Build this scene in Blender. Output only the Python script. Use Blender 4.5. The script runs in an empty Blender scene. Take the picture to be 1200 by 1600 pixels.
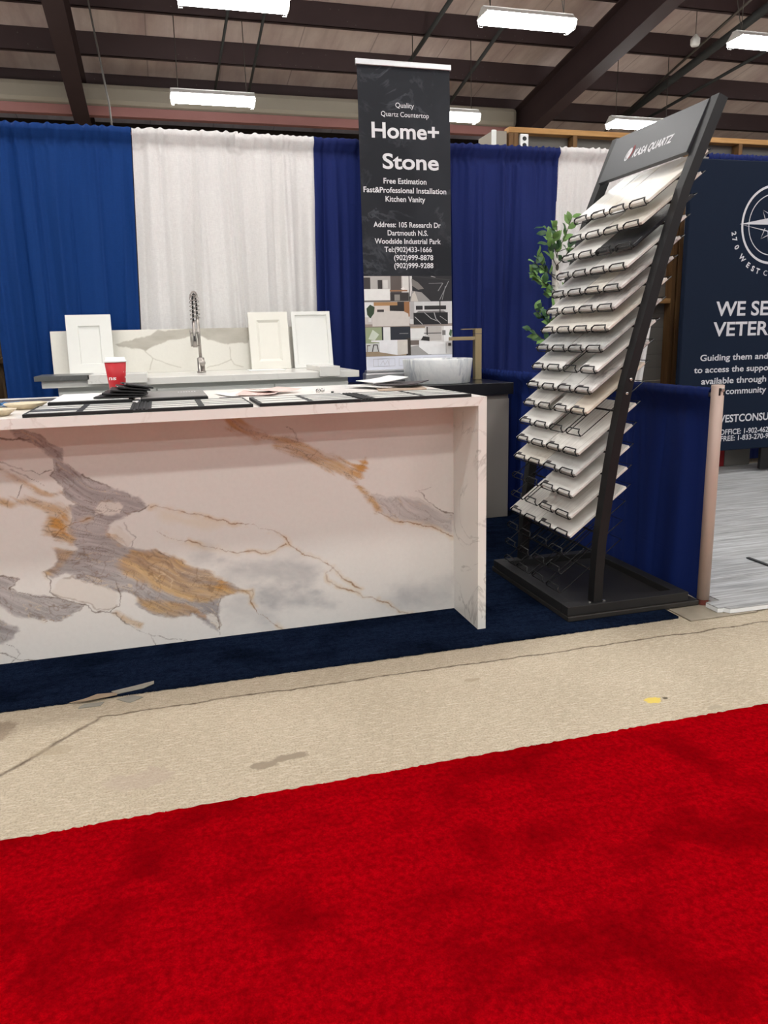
import bpy, bmesh, math, random
import numpy as np
from mathutils import Vector, Matrix

random.seed(7)
scene = bpy.context.scene
C = scene.collection

# ---------------------------------------------------------------- camera
YAW, PITCH, ROLL, CAM_H = math.radians(15.66), math.radians(12.80), math.radians(1.407), 1.17
fwd = Vector((math.sin(YAW) * math.cos(PITCH), math.cos(YAW) * math.cos(PITCH), -math.sin(PITCH)))
rgt = Vector((math.cos(YAW), -math.sin(YAW), 0))
dwn = fwd.cross(rgt)
r2 = rgt * math.cos(ROLL) + dwn * math.sin(ROLL)
d2 = -rgt * math.sin(ROLL) + dwn * math.cos(ROLL)
cam = bpy.data.cameras.new('camera')
cam.sensor_fit = 'HORIZONTAL'
cam.sensor_width = 36.0
cam.lens = 36.0 * 1202.0 / 1200.0
cam.clip_start = 0.02
cam.clip_end = 200
cam_o = bpy.data.objects.new('camera', cam)
C.objects.link(cam_o)
cam_o.matrix_world = Matrix(((r2.x, -d2.x, -fwd.x, 0), (r2.y, -d2.y, -fwd.y, 0), (r2.z, -d2.z, -fwd.z, CAM_H), (0, 0, 0, 1)))
scene.camera = cam_o

# ---------------------------------------------------------------- light and exposure
LAMP_STRENGTH = 42.0
LAMP_COLOR = (1.0, 0.99, 0.965)
AMBIENT = 0.22
scene.view_settings.view_transform = 'Standard'
scene.view_settings.look = 'None'
scene.view_settings.exposure = 0.0
scene.view_settings.gamma = 1.0
scene.view_settings.use_curve_mapping = False
scene.cycles.use_denoising = True
scene.cycles.max_bounces = 8
scene.cycles.diffuse_bounces = 5
scene.cycles.sample_clamp_indirect = 6.0
world = bpy.data.worlds.new('hall_air')
scene.world = world
world.use_nodes = True
bgn = world.node_tree.nodes['Background']
bgn.inputs[0].default_value = (0.95, 0.96, 1.0, 1)
bgn.inputs[1].default_value = AMBIENT

# ---------------------------------------------------------------- materials
def lin(r, g, b):
    f = lambda c: (c / 255 / 12.92) if c / 255 <= 0.04045 else ((c / 255 + 0.055) / 1.055) ** 2.4
    return (f(r), f(g), f(b), 1.0)


class NT:
    """small wrapper for building node materials"""
    def __init__(self, name):
        self.m = bpy.data.materials.new(name)
        self.m.use_nodes = True
        self.t = self.m.node_tree
        self.bsdf = self.t.nodes['Principled BSDF']
        self.out = self.t.nodes['Material Output']

    def n(self, typ, **kw):
        nd = self.t.nodes.new(typ)
        for k, v in kw.items():
            setattr(nd, k, v)
        return nd

    def link(self, a, b):
        self.t.links.new(a, b)

    def put(self, sock, v):
        if isinstance(v, bpy.types.NodeSocket):
            self.link(v, sock)
        else:
            sock.default_value = v

    def pos(self):
        return self.n('ShaderNodeNewGeometry').outputs['Position']

    def obj(self):
        return self.n('ShaderNodeTexCoord').outputs['Object']

    def xyz(self, v):
        s = self.n('ShaderNodeSeparateXYZ')
        self.link(v, s.inputs[0])
        return s.outputs

    def map(self, v, scale=(1, 1, 1), loc=(0, 0, 0), rot=(0, 0, 0)):
        mp = self.n('ShaderNodeMapping')
        self.link(v, mp.inputs[0])
        mp.inputs['Location'].default_value = loc
        mp.inputs['Rotation'].default_value = rot
        mp.inputs['Scale'].default_value = scale
        return mp.outputs[0]

    def noise(self, v, scale=5.0, detail=4.0, rough=0.55, dist=0.0):
        nd = self.n('ShaderNodeTexNoise')
        self.link(v, nd.inputs['Vector'])
        nd.inputs['Scale'].default_value = scale
        nd.inputs['Detail'].default_value = detail
        nd.inputs['Roughness'].default_value = rough
        nd.inputs['Distortion'].default_value = dist
        return nd.outputs[0]

    def voronoi(self, v, scale, feature='F1', out='Distance'):
        nd = self.n('ShaderNodeTexVoronoi', feature=feature)
        self.link(v, nd.inputs['Vector'])
        nd.inputs['Scale'].default_value = scale
        return nd.outputs[out]

    def math(self, op, a, b=0.0, c=0.0):
        nd = self.n('ShaderNodeMath', operation=op)
        self.put(nd.inputs[0], a)
        self.put(nd.inputs[1], b)
        self.put(nd.inputs[2], c)
        return nd.outputs[0]

    def ramp(self, f, lo, hi, a=0.0, b=1.0):
        nd = self.n('ShaderNodeMapRange')
        nd.clamp = True
        self.put(nd.inputs[0], f)
        nd.inputs[1].default_value = lo
        nd.inputs[2].default_value = hi
        nd.inputs[3].default_value = a
        nd.inputs[4].default_value = b
        return nd.outputs[0]

    def mix(self, f, a, b):
        nd = self.n('ShaderNodeMix', data_type='RGBA')
        self.put(nd.inputs[0], f)
        self.put(nd.inputs[6], a)
        self.put(nd.inputs[7], b)
        return nd.outputs[2]

    def bump(self, h, strength=0.3, dist=0.01):
        nd = self.n('ShaderNodeBump')
        nd.inputs['Strength'].default_value = strength
        nd.inputs['Distance'].default_value = dist
        self.link(h, nd.inputs['Height'])
        self.link(nd.outputs[0], self.bsdf.inputs['Normal'])

    def base(self, v, rough=0.5, metal=0.0, spec=0.5):
        self.put(self.bsdf.inputs['Base Color'], v)
        self.put(self.bsdf.inputs['Roughness'], rough)
        self.bsdf.inputs['Metallic'].default_value = metal
        self.bsdf.inputs['Specular IOR Level'].default_value = spec
        return self.m


def plain(name, rgb, rough=0.5, metal=0.0, spec=0.5, var=0.06, scale=20.0, bump=0.0):
    """one colour with a faint procedural variation"""
    t = NT(name)
    v = t.obj()
    n = t.noise(v, scale, 3)
    c = lin(*rgb)
    lo = tuple(max(0, x * (1 - var)) for x in c[:3]) + (1,)
    hi = tuple(min(1, x * (1 + var)) for x in c[:3]) + (1,)
    t.base(t.mix(n, lo, hi), rough, metal, spec)
    if bump:
        t.bump(n, bump, 0.002)
    return t.m


def concrete():
    t = NT('concrete_floor')
    p = t.pos()
    x, y, z = t.xyz(p)
    n1 = t.noise(p, 1.3, 5, 0.6)
    n2 = t.noise(p, 160, 3, 0.7)
    n3 = t.noise(t.map(p, (30, 140, 1), rot=(0, 0, 0.5)), 1.0, 3, 0.6)
    n5 = t.noise(p, 14, 4, 0.6)
    col = t.mix(t.ramp(n1, 0.3, 0.7), lin(172, 160, 138), lin(194, 182, 160))
    col = t.mix(t.ramp(n5, 0.35, 0.75, 0, 0.5), col, lin(178, 165, 143))
    col = t.mix(t.ramp(n2, 0.45, 0.7, 0, 0.75), col, lin(128, 115, 97))
    col = t.mix(t.ramp(n3, 0.48, 0.7, 0, 0.4), col, lin(226, 217, 198))
    # wiggle shared by the cracks
    w = t.math('MULTIPLY', t.math('SUBTRACT', t.noise(p, 5, 4), 0.5), 0.045)
    w2 = t.math('MULTIPLY', t.math('SUBTRACT', t.noise(p, 40, 2), 0.5), 0.012)
    yy = t.math('ADD', t.math('ADD', y, w), w2)
    straight = t.math('ABSOLUTE', t.math('SUBTRACT', yy, t.math('ADD', 2.444, t.math('MULTIPLY', x, -0.008))))
    s_mask = t.math('MULTIPLY', t.ramp(straight, 0.0015, 0.0065, 1, 0), t.ramp(x, -0.30, -0.27))
    # second crack runs from (-0.28, 2.44) towards (-0.53, 2.16)
    dx, dy = -0.25, -0.28
    L = math.hypot(dx, dy)
    per = t.math('SUBTRACT', t.math('MULTIPLY', t.math('ADD', x, 0.28), dy / L), t.math('MULTIPLY', t.math('SUBTRACT', yy, 2.44), dx / L))
    d_mask = t.math('MULTIPLY', t.ramp(t.math('ABSOLUTE', per), 0.001, 0.011, 1, 0), t.ramp(x, -0.275, -0.29))
    crack = t.math('MINIMUM', t.math('ADD', s_mask, d_mask), 1.0)
    col = t.mix(t.math('MULTIPLY', crack, t.ramp(n5, 0.3, 0.6, 0.5, 1.0)), col, lin(92, 78, 63))

    def blob(cx, cy, rx, ry, rgb, amt, wob=0.6, fr=0):
        ux = t.math('DIVIDE', t.math('SUBTRACT', x, cx), rx)
        uy = t.math('DIVIDE', t.math('SUBTRACT', y, cy), ry)
        d = t.math('SQRT', t.math('ADD', t.math('MULTIPLY', ux, ux), t.math('MULTIPLY', uy, uy)))
        d = t.math('ADD', d, t.math('MULTIPLY', t.math('SUBTRACT', t.noise(p, 1.4 / max(rx, 0.012), 5, 0.65), 0.5), wob * 3.2))
        return t.mix(t.ramp(d, 0.8, 1.05, amt, 0), col, lin(*rgb))
    col = blob(0.265, 2.005, 0.050, 0.020, (142, 130, 112), 0.9)
    col = blob(0.185, 1.985, 0.042, 0.024, (142, 130, 112), 0.9)
    col = blob(1.445, 1.978, 0.032, 0.022, (214, 190, 86), 0.95, 0.45)
    col = blob(1.492, 1.979, 0.010, 0.008, (90, 82, 66), 1.0, 0.3)
    col = blob(-0.40, 2.26, 0.06, 0.03, (160, 146, 122), 0.5)
    col = blob(-0.15, 2.02, 0.10, 0.05, (168, 152, 138), 0.45)
    col = blob(-0.62, 2.44, 0.10, 0.09, (120, 104, 86), 0.6)
    col = blob(0.95, 2.31, 0.03, 0.012, (150, 136, 112), 0.6)
    col = blob(1.60, 1.875, 0.03, 0.012, (160, 150, 130), 0.8)
    t.base(col, 0.75, 0, 0.3)
    h = t.math('ADD', t.math('ADD', n2, t.math('MULTIPLY', n3, 0.5)), t.math('MULTIPLY', crack, -3.0))
    t.bump(h, 0.45, 0.004)
    return t.m


def carpet(name, dark, mid, light, streak=0.4):
    t = NT(name)
    p = t.pos()
    fine = t.noise(p, 260, 3, 0.85)
    med = t.noise(p, 70, 3, 0.6)
    rows = t.noise(t.map(p, (0.6, 9, 1), rot=(0, 0, 0.06)), 3.0, 3, 0.6)
    blot = t.noise(p, 4.2, 3, 0.55, 0.4)
    col = t.mix(t.ramp(fine, 0.36, 0.64), mid, light)
    col = t.mix(t.ramp(med, 0.4, 0.72, 0, 0.6), col, dark)
    col = t.mix(t.math('MULTIPLY', t.ramp(blot, 0.50, 0.66, 0, 0.55), 1.0), col, dark)
    col = t.mix(t.ramp(rows, 0.45, 0.8, 0, streak), col, dark)
    t.base(col, 1.0, 0, 0.0)
    h = t.math('ADD', t.math('MULTIPLY', fine, 1.0), t.math('MULTIPLY', med, 1.2))
    t.bump(h, 1.0, 0.016)
    return t.m


def cloth(name, rgb, trans=0.25, crease=0.5, rough=0.8):
    """woven drape fabric that lets part of the light through"""
    t = NT(name)
    v = t.obj()
    x, y, z = t.xyz(v)
    weave = t.noise(t.map(v, (260, 260, 40)), 1.0, 2, 0.7)
    weave2 = t.noise(t.map(v, (40, 40, 300)), 1.0, 2, 0.7)
    slub = t.math('ADD', weave, weave2)
    big = t.noise(v, 2.4, 3)
    c = lin(*rgb)
    lo = tuple(k * 0.90 for k in c[:3]) + (1,)
    hi = tuple(min(0.95, k * 1.06) for k in c[:3]) + (1,)
    col = t.mix(t.ramp(slub, 0.7, 1.3), lo, hi)
    col = t.mix(t.ramp(big, 0.4, 0.7, 0, 0.25), col, lo)
    t.base(col, rough, 0, 0.25)
    # folded-for-storage creases
    cz = t.math('ABSOLUTE', t.math('SUBTRACT', t.math('FRACT', t.math('MULTIPLY', z, 2.7)), 0.5))
    cx = t.math('ABSOLUTE', t.math('SUBTRACT', t.math('FRACT', t.math('MULTIPLY', t.math('ADD', x, y), 3.1)), 0.5))
    cr = t.math('ADD', t.ramp(cz, 0.0, 0.02, 1, 0), t.math('MULTIPLY', t.ramp(cx, 0.0, 0.015, 1, 0), 0.6))
    h = t.math('ADD', t.math('MULTIPLY', slub, 0.35), t.math('MULTIPLY', cr, crease))
    t.bump(h, 0.35, 0.003)
    tr = t.n('ShaderNodeBsdfTranslucent')
    t.link(col, tr.inputs[0])
    ms = t.n('ShaderNodeMixShader')
    ms.inputs[0].default_value = trans
    t.link(t.bsdf.outputs[0], ms.inputs[1])
    t.link(tr.outputs[0], ms.inputs[2])
    t.link(ms.outputs[0], t.out.inputs[0])
    return t.m


def veined(name, base, vein, scale=3.0, width=0.035, amt=0.6, rough=0.3, cloud=0.25, seed=0.0, grain=0.0, stretch=(1, 1, 1)):
    """pale stone with thin wandering veins and soft clouds"""
    t = NT(name)
    v = t.map(t.obj(), stretch, loc=(seed, seed * 1.7, seed * 0.6))
    warp = t.noise(v, scale * 1.6, 4, 0.6)
    n = t.noise(v, scale, 5, 0.6, 1.2)
    ridge = t.math('ABSOLUTE', t.math('SUBTRACT', n, 0.5))
    vm = t.math('MULTIPLY', t.ramp(ridge, 0.0, width, 1, 0), t.ramp(warp, 0.42, 0.62))
    cl = t.noise(v, scale * 0.8, 4, 0.5, 0.6)
    col = t.mix(t.math('MULTIPLY', t.ramp(cl, 0.45, 0.75), cloud), lin(*base), lin(*vein))
    if grain:
        g = t.noise(t.map(v, (4, 60, 60)), 1.5, 3, 0.6)
        col = t.mix(t.ramp(g, 0.45, 0.75, 0, grain), col, lin(*vein))
    col = t.mix(t.math('MULTIPLY', vm, amt), col, lin(*vein))
    return t.base(col, rough, 0, 0.5)


def painted_stone(name, rough=0.28):
    """stone whose vein pattern is stored in the slab's own colour attribute"""
    t = NT(name)
    a = t.n('ShaderNodeAttribute', attribute_name='stone')
    fine = t.noise(t.pos(), 60, 4, 0.65)
    col = t.mix(t.ramp(fine, 0.35, 0.75, 0, 0.06), a.outputs['Color'], lin(150, 140, 130))
    return t.base(col, rough, 0, 0.5)


def emit(name, rgb, s):
    t = NT(name)
    t.base((0.9, 0.9, 0.9, 1), 0.4)
    t.bsdf.inputs['Emission Color'].default_value = tuple(rgb) + (1,)
    t.bsdf.inputs['Emission Strength'].default_value = s
    return t.m


def wood(name, a, b, axis=0):
    t = NT(name)
    sc = [14, 14, 14]
    sc[axis] = 0.9
    v = t.map(t.obj(), tuple(sc))
    n = t.noise(v, 2.0, 4, 0.6, 0.6)
    k = t.noise(t.obj(), 3.0, 2)
    col = t.mix(t.ramp(n, 0.35, 0.7), lin(*a), lin(*b))
    col = t.mix(t.ramp(k, 0.55, 0.75, 0, 0.35), col, lin(*[c * 0.75 for c in a]))
    t.base(col, 0.7, 0, 0.3)
    t.bump(n, 0.2, 0.003)
    return t.m


M = {}
M['concrete'] = concrete()
M['red_carpet'] = carpet('red_carpet_pile', lin(128, 0, 8), lin(200, 0, 14), lin(232, 4, 24), 0.3)
M['blue_carpet'] = carpet('navy_carpet_pile', lin(8, 14, 26), lin(22, 34, 55), lin(46, 60, 90), 0.5)
M['steel_brown'] = plain('brown_steel_paint', (58, 44, 45), 0.6, 0.0, 0.3, 0.15, 4)
M['girt'] = plain('oxide_red_steel_paint', (150, 104, 100), 0.6, 0, 0.3, 0.12, 3)
M['wall_grey'] = plain('grey_wall_panel', (150, 142, 130), 0.7, 0, 0.3, 0.1, 1.5)
M['dark_wall'] = plain('dark_wall_panel', (44, 38, 38), 0.8, 0, 0.2, 0.1, 2)
M['strut'] = plain('grey_green_strut_paint', (52, 54, 54), 0.6, 0, 0.3)
M['white_enamel'] = plain('white_enamel', (225, 225, 222), 0.35)
M['lamp'] = emit('fluorescent_lens', LAMP_COLOR, LAMP_STRENGTH)
M['chain'] = plain('dull_steel_chain', (90, 86, 82), 0.5, 0.8)
M['blue_bright'] = cloth('royal_blue_drape', (11, 56, 120), 0.22)
M['blue_navy'] = cloth('navy_blue_drape', (25, 39, 98), 0.2)
M['blue_rail'] = cloth('dark_blue_side_drape', (16, 38, 102), 0.1)
M['white_drape'] = cloth('white_sheer_drape', (232, 231, 230), 0.3, 0.25, 0.75)
M['pipe'] = plain('grey_aluminium_pipe', (150, 148, 145), 0.4, 0.7)
M['pole'] = plain('tan_grey_pole_paint', (186, 166, 154), 0.45, 0.1, 0.5, 0.06, 8)
M['rust'] = plain('rust_brown_collar', (104, 52, 44), 0.7, 0, 0.3, 0.3, 60)
M['plate'] = plain('scuffed_steel_plate', (150, 141, 125), 0.6, 0.2, 0.4, 0.3, 14)
M['black_metal'] = plain('black_powder_coat', (17, 17, 19), 0.5, 0.0, 0.35, 0.2, 30)
M['header'] = plain('charcoal_header_panel', (46, 48, 52), 0.45, 0.0, 0.5, 0.1, 6)
M['base_black'] = plain('scuffed_black_base', (30, 29, 29), 0.55, 0.0, 0.45, 0.35, 9)
M['base_edge'] = plain('worn_black_edge', (44, 41, 38), 0.5, 0.0, 0.45, 0.4, 20)
M['bolt'] = plain('bright_bolt_head', (210, 208, 204), 0.25, 0.9)
M['wire'] = plain('black_wire', (14, 14, 15), 0.35, 0.3)
M['white_print'] = plain('white_print', (214, 214, 217), 0.6, 0, 0.3, 0.01)
M['red_print'] = plain('dark_red_print', (150, 34, 40), 0.6, 0, 0.3, 0.02)
M['grey_print'] = plain('pale_grey_print', (196, 197, 203), 0.6, 0, 0.3, 0.01)
M['banner'] = veined('charcoal_marble_print', (33, 35, 40), (96, 100, 107), 2.4, 0.03, 0.4, 0.7, 0.12, 3.1)
M['banner'].node_tree.nodes['Principled BSDF'].inputs['Specular IOR Level'].default_value = 0.2
M['banner_white'] = plain('white_banner_film', (226, 229, 240), 0.5, 0, 0.3, 0.02)
M['aluminium'] = plain('brushed_aluminium', (205, 206, 208), 0.3, 0.75, 0.5, 0.05, 60)
M['navy_sign'] = plain('navy_sign_fabric', (21, 31, 48), 0.75, 0, 0.1, 0.06, 5)
M['white_lacquer'] = plain('white_cabinet_lacquer', (226, 227, 222), 0.4, 0, 0.4, 0.02)
M['cream_lacquer'] = plain('off_white_cabinet_paint', (228, 226, 216), 0.4, 0, 0.4, 0.02)
M['grey_cabinet'] = plain('warm_grey_cabinet_paint', (138, 133, 126), 0.5, 0, 0.4, 0.03, 2)
M['white_quartz'] = veined('white_quartz', (232, 231, 225), (170, 166, 160), 2.0, 0.02, 0.35, 0.25, 0.08, 1.2)
M['island_edge'] = veined('island_quartz_edge', (238, 234, 228), (176, 150, 132), 3.0, 0.02, 0.4, 0.3, 0.08, 4.4)
M['end_panel'] = veined('island_end_quartz', (232, 229, 222), (150, 144, 134), 2.2, 0.018, 0.7, 0.28, 0.12, 7.7)
M['grey_slab'] = veined('grey_quartz', (92, 94, 92), (120, 120, 118), 4, 0.03, 0.4, 0.3)
M['black_top'] = veined('black_polished_stone', (22, 22, 24), (60, 60, 64), 3, 0.02, 0.3, 0.28)
M['marble_paint'] = painted_stone('gold_veined_marble')
M['slab_paint'] = painted_stone('grey_veined_slab', 0.3)
M['basin'] = veined('grey_streaked_marble', (236, 238, 236), (136, 146, 160), 3.0, 0.07, 0.7, 0.3, 0.5, 5.2, 0.12, (1.5, 1.5, 0.5))
M['gold'] = plain('brushed_brass', (160, 146, 112), 0.45, 0.55, 0.5, 0.05, 80)
M['chrome'] = plain('brushed_nickel', (172, 166, 160), 0.3, 0.9, 0.5, 0.08, 60)
M['black_rubber'] = plain('black_rubber_grip', (22, 22, 22), 0.6)
M['black_board'] = plain('black_sample_board', (22, 22, 23), 0.55, 0, 0.4, 0.15, 30)
M['grey_board'] = plain('grey_sample_case', (128, 126, 124), 0.35, 0, 0.5, 0.05)
M['paper'] = plain('white_paper', (240, 240, 238), 0.6, 0, 0.3, 0.02)
M['pink_paper'] = plain('pinkish_paper', (222, 196, 188), 0.6, 0, 0.3, 0.12, 25)
M['print_dark'] = plain('dark_photo_print', (72, 66, 68), 0.45, 0, 0.4, 0.5, 40)
M['print_tan'] = plain('tan_photo_print', (176, 156, 138), 0.45, 0, 0.4, 0.3, 30)
M['cup_red'] = plain('red_paper_cup', (186, 30, 40), 0.45, 0, 0.4, 0.03)
M['cup_white'] = plain('white_cup_plastic', (240, 240, 238), 0.35, 0, 0.5, 0.01)
M['beige'] = plain('beige_dish_glaze', (214, 200, 172), 0.5, 0, 0.4, 0.2, 60)
M['blue_wrap'] = plain('blue_wrapper', (52, 110, 160), 0.35, 0, 0.5, 0.15, 80)
M['leaf'] = plain('green_leaf', (104, 142, 76), 0.45, 0, 0.4, 0.4, 14)
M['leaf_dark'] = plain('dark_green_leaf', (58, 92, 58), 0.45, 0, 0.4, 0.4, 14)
M['bark'] = veined('white_birch_bark', (222, 220, 212), (60, 56, 50), 5, 0.05, 0.9, 0.7, 0.1, 2.2, 0, (1, 1, 0.4))
M['knot'] = plain('dark_bark_knot', (56, 52, 46), 0.8)
M['pine'] = wood('pine_framing', (196, 152, 98), (164, 120, 70), 0)
M['shaded_timber'] = wood('shaded_timber', (88, 68, 42), (60, 46, 30), 2)  # wood colour darkened to stand in for shade in the slit
M['pine_shaded'] = wood('pine_stud_shaded', (122, 90, 56), (92, 66, 40), 2)  # pine darkened in colour for the shade behind the drapes
M['vinyl'] = None
M['foam_edge'] = plain('white_foam_edge', (236, 238, 238), 0.6, 0, 0.3, 0.02)
M['siding'] = plain('grey_ribbed_siding', (128, 124, 118), 0.6, 0, 0.3, 0.08, 3)
M['outlet'] = plain('white_outlet_plastic', (232, 232, 230), 0.4)
M['tape_grey'] = plain('torn_grey_tape', (140, 138, 128), 0.55, 0, 0.4, 0.25, 30)
M['tape_tan'] = plain('torn_tan_tape', (150, 132, 110), 0.55, 0, 0.4, 0.25, 30)


def vinyl():
    t = NT('grey_wood_print_vinyl')
    p = t.pos()
    g = t.noise(t.map(p, (2.2, 46, 1)), 1.0, 4, 0.65, 0.4)
    g2 = t.noise(t.map(p, (5, 140, 1)), 1.0, 3, 0.6)
    b = t.noise(t.map(p, (0.8, 7, 1)), 1.0, 2)
    col = t.mix(t.ramp(g, 0.32, 0.68), lin(128, 129, 128), lin(202, 205, 206))
    col = t.mix(t.ramp(g2, 0.5, 0.75, 0, 0.6), col, lin(102, 104, 104))
    col = t.mix(t.ramp(b, 0.45, 0.7, 0, 0.35), col, lin(172, 176, 180))
    return t.base(col, 0.45, 0, 0.4)


M['vinyl'] = vinyl()


def roof_deck():
    t = NT('roof_insulation_facing')
    p = t.pos()
    n = t.noise(t.map(p, (1.4, 0.5, 1)), 1.6, 4, 0.6)
    s = t.noise(t.map(p, (9, 0.6, 1), rot=(0, 0, 0.25)), 1.0, 3)
    col = t.mix(t.ramp(n, 0.3, 0.7), lin(176, 156, 152), lin(208, 194, 188))
    col = t.mix(t.ramp(s, 0.5, 0.75, 0, 0.35), col, lin(150, 132, 128))
    x, y, z = t.xyz(p)
    seam = t.math('ABSOLUTE', t.math('SUBTRACT', t.math('FRACT', t.math('DIVIDE', t.math('ADD', x, 0.4), 1.22)), 0.5))
    col = t.mix(t.ramp(seam, 0.0, 0.012, 0.6, 0), col, lin(96, 86, 82))
    t.base(col, 0.7, 0, 0.3)
    t.bump(n, 0.3, 0.05)
    return t.m


M['deck'] = roof_deck()
TILE = {
    'white': veined('tile_white_faint_vein', (228, 226, 220), (160, 156, 150), 4.0, 0.03, 0.35, 0.3, 0.15, 0.4),
    'warm': veined('tile_warm_white', (226, 221, 210), (176, 164, 148), 5.0, 0.03, 0.35, 0.3, 0.15, 2.4),
    'grey': veined('tile_pale_grey', (204, 203, 199), (140, 140, 138), 6.0, 0.04, 0.4, 0.3, 0.35, 4.7),
    'vein': veined('tile_grey_veined', (212, 208, 203), (112, 110, 110), 5.0, 0.07, 0.75, 0.3, 0.4, 6.1),
    'grain': veined('tile_white_grained', (224, 221, 214), (152, 148, 142), 4.0, 0.02, 0.25, 0.35, 0.1, 8.3, 0.5),
    'fleck': veined('tile_grey_flecked', (196, 196, 192), (122, 124, 124), 22.0, 0.06, 0.5, 0.3, 0.4, 9.9),
    'beige': veined('tile_beige', (222, 212, 196), (190, 172, 148), 4.0, 0.03, 0.3, 0.3, 0.2, 11.0),
    'gold': veined('tile_gold_veined', (232, 229, 220), (186, 164, 126), 3.0, 0.06, 0.6, 0.3, 0.25, 12.5),
    'black': veined('tile_black_marble', (30, 31, 34), (96, 98, 104), 4.0, 0.03, 0.5, 0.25, 0.15, 14.0),
    'dark': veined('tile_dark_grey', (104, 103, 102), (70, 70, 70), 5.0, 0.05, 0.4, 0.3, 0.3, 15.5),
}


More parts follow.
